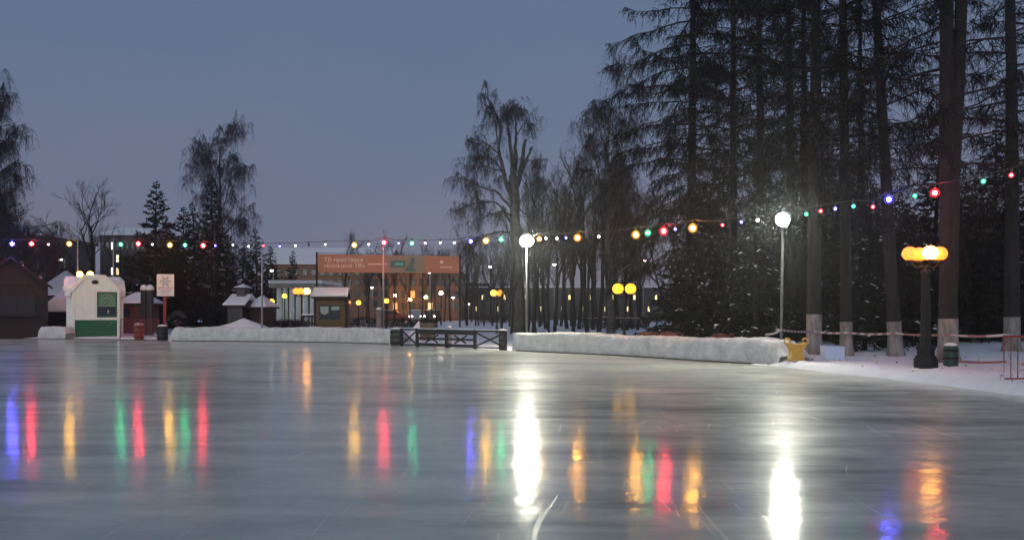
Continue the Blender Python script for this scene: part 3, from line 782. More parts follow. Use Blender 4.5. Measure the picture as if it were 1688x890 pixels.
# hedges
def hedge(px0, px1, D, h, label, seed, depth=1.2):
    rng = np.random.default_rng(seed); x0 = (px0 - CX) * D / F; x1 = (px1 - CX) * D / F; W = x1 - x0
    cx = (x0 + x1) / 2; n = int(W * depth * 420)
    t = thing('hedge', label, 'hedge', (cx, D, gz(cx, D)))
    p = np.column_stack((rng.uniform(-W / 2, W / 2, n), rng.uniform(0, depth, n), rng.uniform(0, h, n)))
    p[:, 2] *= 0.85 + 0.2 * np.sin(p[:, 0] * 1.3 + seed) * np.sin(p[:, 0] * 0.37)
    d = rng.normal(0, 0.5, (n, 3)); d[:, 2] = abs(d[:, 2]) + 0.3; d = unit(d) * rng.uniform(.15, .4, n)[:, None]
    MB().strips(p, p + d * .5, p + d, 0.03, rng).build('foliage', M['hedge'], t)
    mb = MB()
    for k in range(int(W * 2)):
        x = -W / 2 + (k + .5) / 2; mb.tube([(x, depth / 2, -0.1), (x + .05, depth / 2, h * .5)], 0.025, 4)
    mb.build('stems', M['bark'], t)
hedge(560, 720, 66, 0.75, 'low dark clipped hedge behind the wooden kiosk and the stump post', 1)
hedge(415, 500, 54, 0.75, 'dark snow flecked bushes beside the snow heap', 2, 2.0)
hedge(960, 1070, 62, 0.8, 'low dark hedge behind the double yellow globe lamp', 3)
hedge(790, 900, 88, 1.1, 'far low dark hedge behind the pollarded birch', 4)
hedge(1380, 1500, 36, 0.9, 'low dark hedge under the spruces behind the whitewashed larches', 5)

# ------------------------------------------------------------------ floodlights
def floodlight(px, py_head, D, label, lean=0.0, aim=(0, -0.8, -0.6), lip=-0.13, hs=1.0, lens='flood_lens'):
    x = (px - CX) * D / F; H = CH + (HY - py_head) * D / F
    t = thing('floodlight', label, 'floodlight', (x, D, 0.0)); t.rotation_euler = (0, R(lean), 0)
    MB().tube([(0, 0, -0.05), (0, 0, 1.6), (0, 0, H - 0.12)], (0.042, 0.04, 0.034), 12).build('pole', M['pole_steel'], t, True)
    MB().lathe([(0.13, -0.03), (0.13, 0.14), (0.06, 0.17)], (0, 0, 0), 12).build('foot', M['steel'], t)
    c = (0, -0.12, H)
    hb = MB().lathe([(0.27, lip), (0.262, -0.03), (0.255, 0.06), (0.22, 0.16), (0.14, 0.23), (0.05, 0.26), (0.01, 0.262)], (0, 0, 0), 18)
    Q = np.array(Vector((0, 0, -1)).rotation_difference(Vector(aim)).to_matrix())     # added hood keeps light off wood and side snow; opens towards the ice
    hb.V = [v @ Q.T * hs + np.array(c) for v in hb.V]
    hb.Fs = hb.Fs[:1] + hb.Fs[2:]
    hood = hb.build('light_block_hood', M['steel'], t, True)
    MB().ball(c, 0.205 * hs, 20).build('lens', M[lens], hood, True)
    MB().tube([(0, 0, H - 0.14), (0, 0.12, H + 0.1), (0, 0.08, H + 0.26), (0, -0.10, H + 0.25)], 0.025, 8).build('bracket', M['steel'], hood)
    return t
floodlight(868, 395, 31.6, 'floodlight on a slim grey pole behind the snow wall near the black gate')
floodlight(1287, 360, 22.4, 'tall floodlight on a grey pole at the end of the curving snow wall', 0.9, (-0.6, -0.7, -0.45), -0.22, 0.72, 'flood_lens_bright')

# ------------------------------------------------------------------ string lights
BC = {'r': (1.0, 0.04, 0.06), 'g': (0.02, 0.75, 0.28), 'b': (0.10, 0.09, 1.0), 'y': (1.0, 0.52, 0.06), 'w': (1.0, 0.93, 0.80), 'o': (1.0, 0.42, 0.05)}
BN = {'r': 'red', 'g': 'green', 'b': 'blue', 'y': 'yellow', 'w': 'white', 'o': 'amber', 'k': 'unlit'}
SZ = {'L': (0.150, 0.070), 'M': (0.115, 0.052), 'S': (0.060, 0.034)}
CORE = {}; GLASS = {}; BM = {}
for k, c in BC.items():
    for sz, st in (('L', 1000.0), ('M', 700.0), ('S', 75.0)):
        soft = tuple(min(1, v * 0.8 + 0.2 * (k != 'w')) for v in c)
        cm = emit('bulb_core_%s_%s' % (BN[k], sz), c, st * (0.75 if k in 'yo' else 1.0) * (1.5 if k == 'b' else 1.0))
        gm = glow_shell('bulb_glow_%s' % BN[k], c, 1.1, 0.5)  # oversize shell carries the coloured glow around the bulb
        BM[k, sz] = (MB().ball((0, 0, 0), SZ[sz][0], 12).mesh('bulb', gm, True), MB().ball((0, 0, 0), SZ[sz][1], 8).mesh('lamp_core', cm, True))
UNLIT = MB().ball((0, 0, 0), 0.06, 10).mesh('bulb', M['glass_dark'], True)
SOCKET = MB().lathe([(0.022, 0.0), (0.03, 0.02), (0.03, 0.08), (0.012, 0.11)], (0, 0, 0), 8).mesh('socket', M['cable'])

def string_light(label, bulbs, ends, dep):
    "bulbs: (px, py, colour, size); dep(px) -> depth above the rink edge"
    t = thing('string_light', label, 'string light', tuple(P(bulbs[0][0], HY + 40, dep(bulbs[0][0])) * np.array((1, 1, 0)) + np.array((0, 0, 3.0))), 0, 'coloured string lights over the rink edge')
    o = np.array(t.location)
    cab = []
    for px, py, c, sz in bulbs:
        p = P(px, py, dep(px)) - o
        r = SZ[sz][0]
        if c == 'k':
            b = link('bulb', UNLIT, t, tuple(p)); top = p + np.array((0, 0, 0.05))
        else:
            b = link('bulb', BM[c, sz][0], t, tuple(p)); link('lamp_core', BM[c, sz][1], b)
            top = p + np.array((0, 0, r - 0.01))
        b['label'] = '%s %s bulb' % ('large' if sz == 'L' else 'small', BN[c])
        link('socket', SOCKET, b, (0, 0, top[2] - p[2]))
        cab.append(top + np.array((0, 0, 0.11)))
    pts = [P(*e) - o for e in ends[:1]] + cab + [P(*e) - o for e in ends[1:]]
    full = []
    for a, b in zip(pts[:-1], pts[1:]):
        for u in np.linspace(0, 1, 5)[:-1]:
            q = a + (b - a) * u; q[2] -= 0.03 * 4 * u * (1 - u) * min(1, np.linalg.norm(b - a)); full.append(q)
    full.append(pts[-1])
    MB().tube(full, 0.012, 5).build('cable', M['cable'], t)
dl = lambda px: float(np.interp(px, (0, 400, 640, 868, 1050, 1290, 1465, 1688), (42.5, 40.5, 38.0, 31.4, 26.6, 22.3, 20.0, 16.8)))
string_light('short string of blue, red, white and yellow bulbs by the dark brown hut',
    [(-24, 402, 'g', 'L'), (20, 402, 'b', 'L'), (52, 402, 'r', 'L'), (80, 403, 'w', 'S'), (114, 402, 'y', 'L')], [(-60, 396, dl(0)), (128, 397, dl(128)), (129, 410, dl(128))], dl)
string_light('longest string of mixed coloured bulbs from the white kiosk to the gate side floodlight',
    [(199, 403, 'g', 'M'), (228, 402, 'r', 'L'), (251, 403, 'w', 'S'), (280, 404, 'y', 'L'), (305, 404, 'g', 'M'), (335, 405, 'r', 'L'), (355, 405, 'b', 'S'), (384, 404, 'w', 'S'), (410, 406, 'w', 'S'),
     (434, 405, 'r', 'S'), (461, 406, 'b', 'S'), (487, 405, 'w', 'S'), (509, 404, 'k', 'S'), (536, 403, 'w', 'S'), (584, 404, 'y', 'L'), (608, 403, 'w', 'S'), (633, 400, 'r', 'L'), (657, 401, 'b', 'S'),
     (679, 401, 'g', 'M'), (701, 401, 'w', 'S'), (726, 400, 'w', 'S'), (749, 400, 'w', 'S'), (776, 398, 'b', 'M'), (801, 397, 'y', 'L'), (826, 395, 'g', 'M')], [(187, 398, 48.3), (866, 390, 31.6)], dl)
string_light('string of coloured bulbs between the two floodlight poles',
    [(889, 394, 'o', 'M'), (900, 393, 'w', 'S'), (918, 393, 'w', 'S'), (933, 392, 'b', 'S'), (952, 392, 'o', 'L'), (987, 390, 'w', 'S'), (1048, 387, 'o', 'L'), (1068, 384, 'g', 'M'), (1094, 381, 'r', 'L'),
     (1113, 378, 'b', 'S'), (1142, 376, 'o', 'L'), (1191, 371, 'r', 'S'), (1222, 366, 'b', 'S'), (1249, 363, 'w', 'S')], [(870, 390, 31.6), (1284, 355, 22.3)], dl)
string_light('string of coloured bulbs climbing from the tall floodlight pole past the forked larch',
    [(1329, 353, 'g', 'S'), (1353, 348, 'r', 'S'), (1377, 344, 'b', 'S'), (1407, 340, 'g', 'S'), (1439, 341, 'r', 'S'), (1465, 329, 'b', 'M'), (1508, 323, 'g', 'S'), (1541, 318, 'r', 'M'),
     (1621, 299, 'g', 'S'), (1667, 289, 'r', 'S'), (1722, 270, 'y', 'M')], [(1294, 354, 22.3), (1760, 258, 16.4)], dl)
def string_pole(px, py, D, label):
    x = (px - CX) * D / F; H = CH + (HY - py) * D / F
    t = thing('string_pole', label, 'pole', (x, D, gz(x, D)))
    MB().tube([(0, 0, -0.2), (0, 0, H)], (0.05, 0.035), 10).build('pole', M['steel'], t, True)
    MB().tube([(0, 0, H - 0.03), (0, -0.12, H + 0.01), (0, -0.16, H - 0.05)], 0.012, 6).build('hook', M['steel'], t)
string_pole(432, 398, 41.6, 'bare grey pole carrying the string lights beside the snow heap')
string_pole(632, 396, 38.9, 'bare grey pole carrying the string lights beside the stump post')
string_pole(187, 397, 48.5, 'slim grey pole carrying the string lights behind the white kiosk')
string_pole(128, 395, 47.5, 'slim grey pole ending the short string behind the white kiosk')

# ------------------------------------------------------------------ globe lamps
def globe_mat(name, col, s): return emit(name, col, s, (0.25, 0.18, 0.10))
GM = {'orange': globe_mat('globe_orange', (1.0, 0.16, 0.008), 3.8), 'hot': globe_mat('globe_amber', (1.0, 0.40, 0.05), 26.0), 'yellow': globe_mat('globe_yellow', (1.0, 0.48, 0.006), 2.2),
      'lemon': globe_mat('globe_lemon', (1.0, 0.55, 0.05), 4.0), 'amber': globe_mat('globe_deep_amber', (1.0, 0.22, 0.012), 3.2), 'white': M['lamp_white'], 'fierce': globe_mat('globe_fierce_amber', (1.0, 0.40, 0.06), 420.0), 'green': globe_mat('globe_green', (0.75, 1.0, 0.25), 4.0)}
def globe_lamp(px, py, D, globes, label, ornate=False, name='globe_lamp', col_r=0.05, group=None, gr=0.17):
    "py: row of the globe centres; globes: (dx, dy, material)"
    x = (px - CX) * D / F; H = CH + (HY - py) * D / F; g = gz(x, D) if D > 15 else 0
    t = thing(name, label, 'lamp post', (x, D, g), 0, group); H -= g
    if ornate:
        b = MB()
        for z0, z1, r in ((-0.1, 0.20, 0.29), (0.20, 0.27, 0.25), (0.27, 0.42, 0.21), (0.42, 0.49, 0.235)):
            b.lathe([(r, z0), (r, z1 - 0.015), (r - 0.015, z1)], (0, 0, 0), 8)
        b.build('pedestal', M['iron'], t)
        c = MB(); n = 24; prof = [(0.15, 0.49), (0.135, 0.56), (0.125, 0.7), (0.10, H - 0.55), (0.115, H - 0.50), (0.115, H - 0.44), (0.08, H - 0.40), (0.06, H - 0.28)]
        k = len(prof); th = np.arange(n) * 2 * math.pi / n
        V = [((r * (1.0 if i % 2 else 0.9)) * math.cos(a), (r * (1.0 if i % 2 else 0.9)) * math.sin(a), z) for r, z in prof for i, a in enumerate(th)]
        q = [(a * n + i, a * n + (i + 1) % n, (a + 1) * n + (i + 1) % n, (a + 1) * n + i) for a in range(k - 1) for i in range(n)]
        c.add(V, q); c.build('column', M['iron'], t)
    else:
        MB().tube([(0, 0, -0.15), (0, 0, 0.5), (0, 0, 0.52), (0, 0, H - gr - 0.12)], (col_r * 1.7, col_r * 1.6, col_r, col_r * 0.8), 10).build('column', M['iron'], t)
    for dx, dy, m in globes:
        if dx or dy:
            MB().tube([(0, 0, H - 0.30), (dx * 0.5, dy * 0.5, H - 0.36), (dx, dy, H - gr - 0.06)], 0.022, 6).build('arm', M['iron'], t)
        gl = MB().ball((dx, dy, H), gr, 20, 0.95).build('globe', GM[m], t, True)
        MB().lathe([(0.05, H - gr - 0.08), (0.085, H - gr - 0.03), (0.09, H - gr + 0.03)], (dx, dy, 0), 12).build('holder', M['iron'], gl)
        MB().lathe([(0.05, H + gr * 0.93), (0.03, H + gr + 0.01), (0.012, H + gr + 0.03)], (dx, dy, 0), 10).build('cap', M['iron'], gl)
    return t
globe_lamp(1526, 418, 20.0, [(0, -0.22, 'hot'), (-0.37, 0.05, 'orange'), (0.37, 0.05, 'orange'), (0, 0.32, 'orange')], 'ornate black lamp post with amber globes on a stepped pedestal beside the forked larch', True, 'ornate_lamp_post', gr=0.185)
globe_lamp(1029, 476, 33.0, [(-0.26, 0, 'yellow'), (0.26, 0, 'yellow')], 'black lamp post with two yellow globes behind the curving snow wall', False, col_r=0.05, gr=0.23)
globe_lamp(819, 483, 50.0, [(-0.2, 0, 'lemon'), (0.2, 0, 'amber')], 'lamp post with paired yellow and amber globes behind the gate end', False, gr=0.20)
globe_lamp(497, 480, 52.0, [(-0.34, 0, 'amber'), (0, -0.2, 'amber'), (0.34, 0, 'hot')], 'lamp post with three amber globes before the columned hall', False, gr=0.22)
globe_lamp(141, 452, 47.0, [(-0.34, 0, 'hot'), (0.27, 0, 'hot')], 'lamp post with two bright amber globes rising behind the white kiosk roof', False, gr=0.17)
for px, py, D, m, lb in ((591, 499, 62, 'lemon', 'globe lamp with one yellow globe behind the wooden kiosk'), (637, 496, 60, 'lemon', 'globe lamp with one yellow globe just behind the stump post'),
        (651, 487, 104, 'fierce', 'globe lamp with one amber globe before the orange lit house'), (676, 494, 103, 'fierce', 'second amber globe lamp added to brighten the orange lit house, nearer the grey car'), (702, 490, 72, 'green', 'globe lamp with a greenish yellow globe behind the gate'),  # second fierce lamp added to strengthen the glow on the house
        (727, 483, 78, 'white', 'globe lamp with one white globe behind the gate'), (448, 497, 58, 'lemon', 'small globe lamp low beside the dark bushes'), (469, 488, 62, 'lemon', 'pale yellow globe lamp before the dark corner of the columned hall')):
    globe_lamp(px, py, D, [(0, 0, m)], lb, gr=0.19)
def street_light(px, py, D, label, group='tall white street lights'):
    x = (px - CX) * D / F; H = CH + (HY - py) * D / F
    t = thing('street_light', label, 'street light', (x, D, gz(x, D)), 0, group)
    MB().tube([(0, 0.6, -0.2), (0, 0.6, H - 0.3), (0, 0.5, H + 0.05), (0, 0.1, H + 0.15)], (0.09, 0.06, 0.05, 0.04), 8).build('pole', M['steel'], t)
    MB().box((0, -0.05, H + 0.14), (0.3, 0.6, 0.12)).build('lamp_housing', M['iron'], t)
    MB().ball((0, -0.05, H + 0.02), 0.17, 10, 0.55).build('lens', M['lamp_white'], t)
for px, py, D, lb in ((708, 451, 75, 'street light standing before the banner'), (808, 442, 80, 'street light left of the pollarded birch trunk'), (914, 438, 80, 'street light shining through the grove of thin trees'),
                      (101, 430, 75, 'street light shining behind the white kiosk'), (243, 439, 75, 'street light shining through the shaggy pine'), (613, 476, 90, 'low far street light under the banner'),
                      (747, 492, 88, 'low far street light right of the white globe lamp'), (772, 503, 92, 'low far street light among the bare trees by the gate end'), (1063, 432, 62, 'street light glinting through the broad larch'),
                      (448, 448, 85, 'street light beside the far spruces and columned hall')):
    street_light(px, py, D, lb)

# ------------------------------------------------------------------ white kiosk
def white_kiosk():
    D = 43.0; k = D / F
    x0 = (153 - CX) * k
    X = lambda px: (px - 153) * k
    Z = lambda py: CH + (HY - py) * k
    t = thing('ticket_kiosk', 'white kiosk with green lower panel and snow loaded roof', 'kiosk', (x0, D + 0.3, 0.0), R(29)); t.scale = (0.89, 0.89, 1.0)
    # rear body, wider than the front bay
    MB().bb(X(105), X(201), 0.75, 3.2, -0.05, Z(478)).build('rear_wall', M['white_paint'], t)
    # front bay core set behind its boards
    prof = [(X(116), -0.05), (X(190), -0.05), (X(190), Z(478)), (X(168), Z(457.5)), (X(135), Z(457.5)), (X(116), Z(478))]
    MB().prism(prof, 0.03, 0.75).build('bay_wall', M['white_paint'], t)
    # vertical boards on the bay front, cut to the gable line and round the window
    def top(x):
        px = x / k + 153
        return Z(np.interp(px, (114, 133, 168, 192), (479, 459, 459, 480)))
    edges = np.linspace(X(119), X(188.5), 12)
    for a, b in zip(edges[:-1], edges[1:]):
        a += 0.006; b -= 0.006; zt = [top(a) - 0.03, top(b) - 0.03]
        win = X(154) < (a + b) / 2 < X(188)
        spans = [(Z(526), Z(522.5)), (Z(480.5), None)] if win else [(Z(526), None)]
        for z0, z1 in spans:
            v = [(a, 0.0, z0), (b, 0.0, z0), (b, 0.0, zt[1] if z1 is None else z1), (a, 0.0, zt[0] if z1 is None else z1)]
            if v[2][2] <= z0 + 0.01: continue
            v += [(p[0], 0.03, p[2]) for p in v]
            MB().add(v, [(0, 1, 2, 3), (7, 6, 5, 4), (0, 4, 5, 1), (1, 5, 6, 2), (2, 6, 7, 3), (3, 7, 4, 0)]).build('board', M['white_paint'], t)
    for px0, px1 in ((114, 118.6), (189, 193)):
        MB().bb(X(px0), X(px1), -0.025, 0.06, -0.02, Z(480)).build('corner_post', M['white_paint'], t)
    MB().bb(X(118.8), X(188.8), -0.012, 0.028, Z(555), Z(527.5)).build('green_panel', M['green_paint'], t)
    MB().bb(X(118.8), X(188.8), -0.04, 0.028, Z(527.3), Z(525.6)).build('counter_ledge', M['white_paint'], t)
    MB().bb(X(119), X(188), -0.03, 0.02, 0.03, 0.075).build('sill_strip', M['white_paint'], t)
    # window: frame, panes, painted arch
    fr = MB()
    for a, b, c, d in ((155, 188.5, 483, 481), (155, 188.5, 523, 521), (155, 157, 521, 483), (186.5, 188.5, 521, 483)):
        fr.bb(X(a), X(b), -0.03, 0.03, Z(max(c, d)), Z(min(c, d)))
    wf = fr.build('window_frame', M['green_paint'], t)
    upper, _, pb = new_mat('window_paper'); pb.inputs['Base Color'].default_value = (0.13, 0.25, 0.15, 1); pb.inputs['Roughness'].default_value = 0.25
    MB().bb(X(157), X(186.5), 0.005, 0.028, Z(504), Z(483)).build('upper_pane', upper, wf)
    MB().bb(X(157), X(186.5), 0.005, 0.028, Z(521), Z(504.8)).build('lower_pane', M['glass_dark'], wf)
    arch = MB()
    pale, _, pb2 = new_mat('window_drawing'); pb2.inputs['Base Color'].default_value = (0.26, 0.38, 0.26, 1)
    for rr in (12.5, 9.0):
        pts = [(X(171.8 + rr * math.cos(a)), -0.004, Z(503 - rr * 1.45 * math.sin(a))) for a in np.linspace(0.02, math.pi - 0.02, 15)]
        arch.tube(pts, 0.018, 5)
    arch.tube([(X(166), -0.004, Z(503)), (X(171.8), -0.004, Z(491)), (X(177.5), -0.004, Z(503))], 0.018, 5)
    arch.build('arch_tracery', pale, wf)
    tic, _, pb3 = new_mat('price_card'); pb3.inputs['Base Color'].default_value = (0.7, 0.75, 0.7, 1)
    MB().bb(X(173), X(174.6), 0.0, 0.004, Z(516), Z(511)).build('price_card', tic, wf)
    MB().ball((X(178), -0.02, Z(533)), 0.035, 8).build('knob', M['yellow_plastic'], t)
    MB().add([(X(152 + 6 * math.cos(a)), -0.006, Z(464.8 + 3.4 * math.sin(a))) for a in np.arange(14) * 2 * math.pi / 14], [list(range(14))[::-1]]).build('vent', M['iron'], t)
    # roofs: main roof with its ridge along the rink, gable roof over the bay, snow on both
    ys, yr = 0.45, 2.0
    rf = MB().prismx([(ys, Z(481)), (ys, Z(477)), (yr, Z(458)), (3.6, Z(477)), (3.6, Z(481))], X(101), X(204)).build('roof', M['roof_metal'], t)
    def snow_cap(mb, prof, a, b, seed, axis='x'):
        getattr(mb, 'prism' + ('x' if axis == 'x' else ''))(prof, a, b); return mb
    sn = MB()
    n = 26
    P_ = [(ys - 0.05, Z(483)), (ys - 0.09, Z(478)), (ys - 0.02, Z(472)), (ys + 0.35, Z(466)), (yr - 0.45, Z(456)), (yr, Z(453.5)), (yr + 0.5, Z(456)), (3.4, Z(471)), (3.65, Z(481))]
    V = []
    for i in range(n):
        u = i / (n - 1); x = X(99.5) + (X(204) - X(99.5)) * u; e = min(1, 14 * min(u, 1 - u) + 0.25) ** 0.5
        for y, z in P_:
            nz_ = noise.noise((x * 2.3, y * 2.1, z)) * 0.05
            V.append((x + nz_, y + nz_, Z(480) + (z - Z(480)) * (0.55 + 0.45 * e) + nz_))
    kk = len(P_); q = [(i * kk + j, i * kk + j + 1, (i + 1) * kk + j + 1, (i + 1) * kk + j) for i in range(n - 1) for j in range(kk - 1)]
    sn.add(V, q); sn.Fs.append(np.array([list(range(kk))])); sn.Fs.append(np.array([list(range(kk))[::-1]]) + (n - 1) * kk)
    sn.build('roof_snow', M['snow_roof'], rf, True)
    br = MB().prism([(X(110.5), Z(481)), (X(134), Z(455.8)), (X(168), Z(455.8)), (X(195), Z(481.5)), (X(192), Z(482.5)), (X(167.3), Z(458)), (X(134.7), Z(458)), (X(113), Z(482.5))], -0.06, 1.3).build('bay_roof', M['white_paint'], t)
    MB().prism([(X(110.8), Z(480.7)), (X(134), Z(455.6)), (X(168), Z(455.6)), (X(194.8), Z(481)), (X(192), Z(475)), (X(169), Z(452.5)), (X(133.5), Z(452.5)), (X(114), Z(474))], -0.03, 1.9).build('bay_snow', M['snow_roof'], br)
    for a, b in ((102.5, 112.5), (194, 203.5)):
        MB().bb(X(a), X(b), 0.40, 0.75, Z(488), Z(479.5)).build('eave_box', M['white_paint'], t)
white_kiosk()

# ------------------------------------------------------------------ brown hut at the rink edge
def brown_hut():
    D = 42.0; k = D / F; x0 = (10 - CX) * k
    X = lambda px: (px - 10) * k; Z = lambda py: CH + (HY - py) * k
    t = thing('wooden_hut', 'dark brown plank hut with shuttered hatch at the rink edge', 'hut', (x0, D + 1.0, 0.0), R(29)); t.scale = (0.89, 0.89, 1.0)
    eL, eR, rz_, ap = X(-62), X(58), Z(468), Z(424)
    MB().prism([(eL, -0.05), (eR, -0.05), (eR, rz_), (X(-2), ap), (eL, rz_)], 0.05, 3.0).build('wall', M['wood_dark'], t)
    n = 15
    for i in range(n):
        z0 = 0.0 + (Z(470)) * i / n; z1 = z0 + Z(470) / n - 0.012
        if Z(520) < (z0 + z1) / 2 < Z(486):
            MB().bb(eL, X(-22), 0.0, 0.05, z0, z1).build('plank', M['wood_dark'], t); MB().bb(X(40), eR, 0.0, 0.05, z0, z1).build('plank', M['wood_dark'], t)
        else:
            MB().bb(eL, eR, 0.0, 0.05, z0, z1).build('plank', M['wood_dark'], t)
    n = 6
    for i in range(n):
        za = rz_ + (ap - rz_) * i / n + 0.006; zb = rz_ + (ap - rz_) * (i + 1) / n - 0.006
        f = lambda z: (eL + (X(-2) - eL) * (z - rz_) / (ap - rz_) + 0.02, eR + (X(-2) - eR) * (z - rz_) / (ap - rz_) - 0.02)
        (a, b), (c, d) = f(za), f(zb)
        MB().prism([(a, za), (b, za), (d, zb), (c, zb)], 0.0, 0.05).build('plank', M['wood_dark'], t)
    sh = MB().bb(X(-21), X(39), -0.02, 0.045, Z(519), Z(487)).build('shutter', M['black_paint'], t)
    MB().bb(X(8), X(9.2), -0.035, -0.018, Z(519), Z(487)).build('batten', M['wood_dark'], sh)
    MB().bb(X(-24), X(42), -0.16, 0.045, Z(522.5), Z(520)).build('ledge', M['wood_dark'], t)
    for a, b in ((-62, -59), (55, 58.4)):
        MB().bb(X(a), X(b), -0.03, 0.04, 0, Z(469)).build('corner_post', M['wood_dark'], t)
    for s, (ea, ez) in (('l', (X(-70), Z(463))), ('r', (X(66), Z(463)))):
        th = 0.10
        MB().prism([(ea, Z(474)), (X(-2), ap + 0.0), (X(-2), ap + th), (ea, Z(474) + th)], -0.35, 3.3).build('roof_slope', M['wood_dark'], t)
    MB().ball((X(47), -0.18, Z(456)), 0.09, 10).build('wall_lamp', M['grey_plastic'], t, True)
brown_hut()

# ------------------------------------------------------------------ small buildings behind the left bank
def pavilion(px0, px1, py_eave, py_top, D, depth, wall, label, name='pavilion', hip=0.35, base_py=None, over=0.25, windows=(), wall_inset=0.25, wm=None, cat='pavilion'):
    k = D / F; cx = (px0 + px1) / 2; x0 = (cx - CX) * k; g = gz(x0, D)
    W = (px1 - px0) * k / 2; ze = CH + (HY - py_eave) * k - g; zt = CH + (HY - py_top) * k - g
    t = thing(name, label, cat, (x0, D, g))
    wi = W - wall_inset
    wl = MB().bb(-wi, wi, wall_inset, depth - wall_inset, -0.3, ze).build('wall', wall, t)
    r = W * (1 - hip); y0, y1, ym = -0.0, depth, depth / 2
    V = [(-W, y0, ze), (W, y0, ze), (W, y1, ze), (-W, y1, ze), (-r, ym, zt), (r, ym, zt)]
    V2 = [(x, y, z - 0.10) for x, y, z in V[:4]]
    rf = MB().add(V + V2, [(0, 1, 5, 4), (2, 3, 4, 5)], [(1, 2, 5), (3, 0, 4)], [(0, 6, 7, 1), (1, 7, 8, 2), (2, 8, 9, 3), (3, 9, 6, 0), (6, 9, 8, 7)]).build('roof', M['wood_dark'], t)
    s = 0.10
    Vs = [(x * 0.985, ym + (y - ym) * 0.985, z + 0.012) for x, y, z in V[:4]] + [(x * 0.97, ym + (y - ym) * 0.95, z + s) for x, y, z in V[:4]] + [(-r, ym, zt + s * 1.3), (r, ym, zt + s * 1.3)]
    MB().add(Vs, [(0, 1, 5, 4), (1, 2, 6, 5), (2, 3, 7, 6), (3, 0, 4, 7), (4, 5, 9, 8), (6, 7, 8, 9), (0, 3, 2, 1)], [(5, 6, 9), (7, 4, 8)]).build('roof_snow', M['snow_roof'], rf)
    for a, b, c, d in windows:
        wn = MB().bb((a - cx) * k, (b - cx) * k, wall_inset - 0.05, wall_inset, CH + (HY - d) * k - g, CH + (HY - c) * k - g).build('window_frame', M['wood_dark'], wl)
        MB().bb((a + .6 - cx) * k, (b - .6 - cx) * k, wall_inset - 0.06, wall_inset - 0.052, CH + (HY - d + .6) * k - g, CH + (HY - c - .6) * k - g).build('pane', wm or M['glass_dark'], wn)
    return t
pavilion(62, 112, 514, 487, 47, 3.0, M['wood_dark'], 'snow roofed dark stall between the brown hut and white kiosk', 'market_stall', cat='stall')
pavilion(46, 104, 488, 447, 54, 5.0, M['wood_red'], 'larger red brown house with snowy roof behind the snow roofed dark stall', 'wooden_house', hip=0.9, cat='house')
pavilion(188, 236, 500, 484, 49, 3.0, M['wood_red'], 'low red brown stall with snowy hip roof beside the white kiosk', 'market_stall', hip=0.7, cat='stall', windows=((200, 212, 508, 522),))
pavilion(196, 240, 484, 464, 60, 4.0, M['plaster_dark'], 'dark house with lumpy snow roof behind the low red brown stall', 'wooden_house', hip=0.6, cat='house')
def cottage():
    t = pavilion(366, 404, 503, 487, 50, 3.2, M['black_paint'], 'dark snow roofed cottage with a little turret behind the snow heap', 'cottage', hip=0.1, cat='cottage')
    k = 50 / F
    MB().bb(-6 * k, 8 * k, 1.2, 2.2, 0.6, 1.5 + (512 - 476) * k).build('turret', M['black_paint'], t)
    MB().add([(-9 * k, 0.9, 2.86), (11 * k, 0.9, 2.86), (11 * k, 2.5, 2.86), (-9 * k, 2.5, 2.86), (1 * k, 1.7, 3.12)], [(3, 2, 1, 0)], [(0, 1, 4), (1, 2, 4), (2, 3, 4), (3, 0, 4)]).build('turret_snow', M['snow_roof'], t)
cottage()
pavilion(403, 438, 506, 489, 51, 3.0, M['wood_dark'], 'small dark shed with pointed snow roof beside the cottage', 'shed', hip=0.95, cat='shed')

def little_well():
    D = 46.0; k = D / F; x0 = (293 - CX) * k; g = gz(x0, D)
    t = thing('bird_feeder', 'small dark roofed feeder on a post behind the snow wall end', 'bird feeder', (x0, D, g))
    MB().tube([(0, 0, -.1), (0, 0, 0.95)], 0.12, 8).build('post', M['wood_dark'], t)
    MB().prism([(-0.42, 0.95), (0, 1.32), (0.42, 0.95), (0.42, 1.02), (0, 1.42), (-0.42, 1.02)], -0.35, 0.35).build('roof', M['wood_dark'], t)
    MB().bb(-0.3, 0.3, -0.28, 0.28, 0.66, 0.72).build('tray', M['wood_dark'], t)
little_well()

def snow_heap(px, py, D, rx, ry, label, seed):
    x0 = (px - CX) * D / F; g = gz(x0, D) - 0.08; H = CH + (HY - py) * D / F - g
    n, m = 40, 14; V = [(0, 0, H)]
    for j in range(1, m + 1):
        for i in range(n):
            a = i * 2 * math.pi / n; u = j / m
            z = H * (1 - u) ** 1.25; p = (rx * u * math.cos(a), ry * u * math.sin(a), z)
            d = noise.noise((p[0] * 1.1 + seed, p[1] * 1.1, seed)) * 0.14 * math.sin(math.pi * min(1, u * 1.1))
            V.append((p[0], p[1], p[2] + d if j < m else -0.05))
    t3 = [(0, 1 + i, 1 + (i + 1) % n) for i in range(n)]
    q = [(1 + (j - 1) * n + i, 1 + j * n + i, 1 + j * n + (i + 1) % n, 1 + (j - 1) * n + (i + 1) % n) for j in range(1, m) for i in range(n)]
    o = MB().add(V, t3, q).build('snow_heap', M['snow'], None, True, (x0, D, g))
    tag(o, label, 'snow heap')
snow_heap(402, 524, 45.5, 3.4, 2.6, 'pointed snow heap behind the long snow wall', 1.0)
snow_heap(690, 529, 40.0, 1.0, 0.8, 'little white snow pile behind the black gate', 4.0)
snow_heap(560, 541, 40.5, 4.5, 1.6, 'low spread of piled snow at the foot of the wooden kiosk', 7.0)
snow_heap(1330, 605, 22.5, 1.6, 0.9, 'low lumpy snow drift around the yellow skating aid', 9.0)

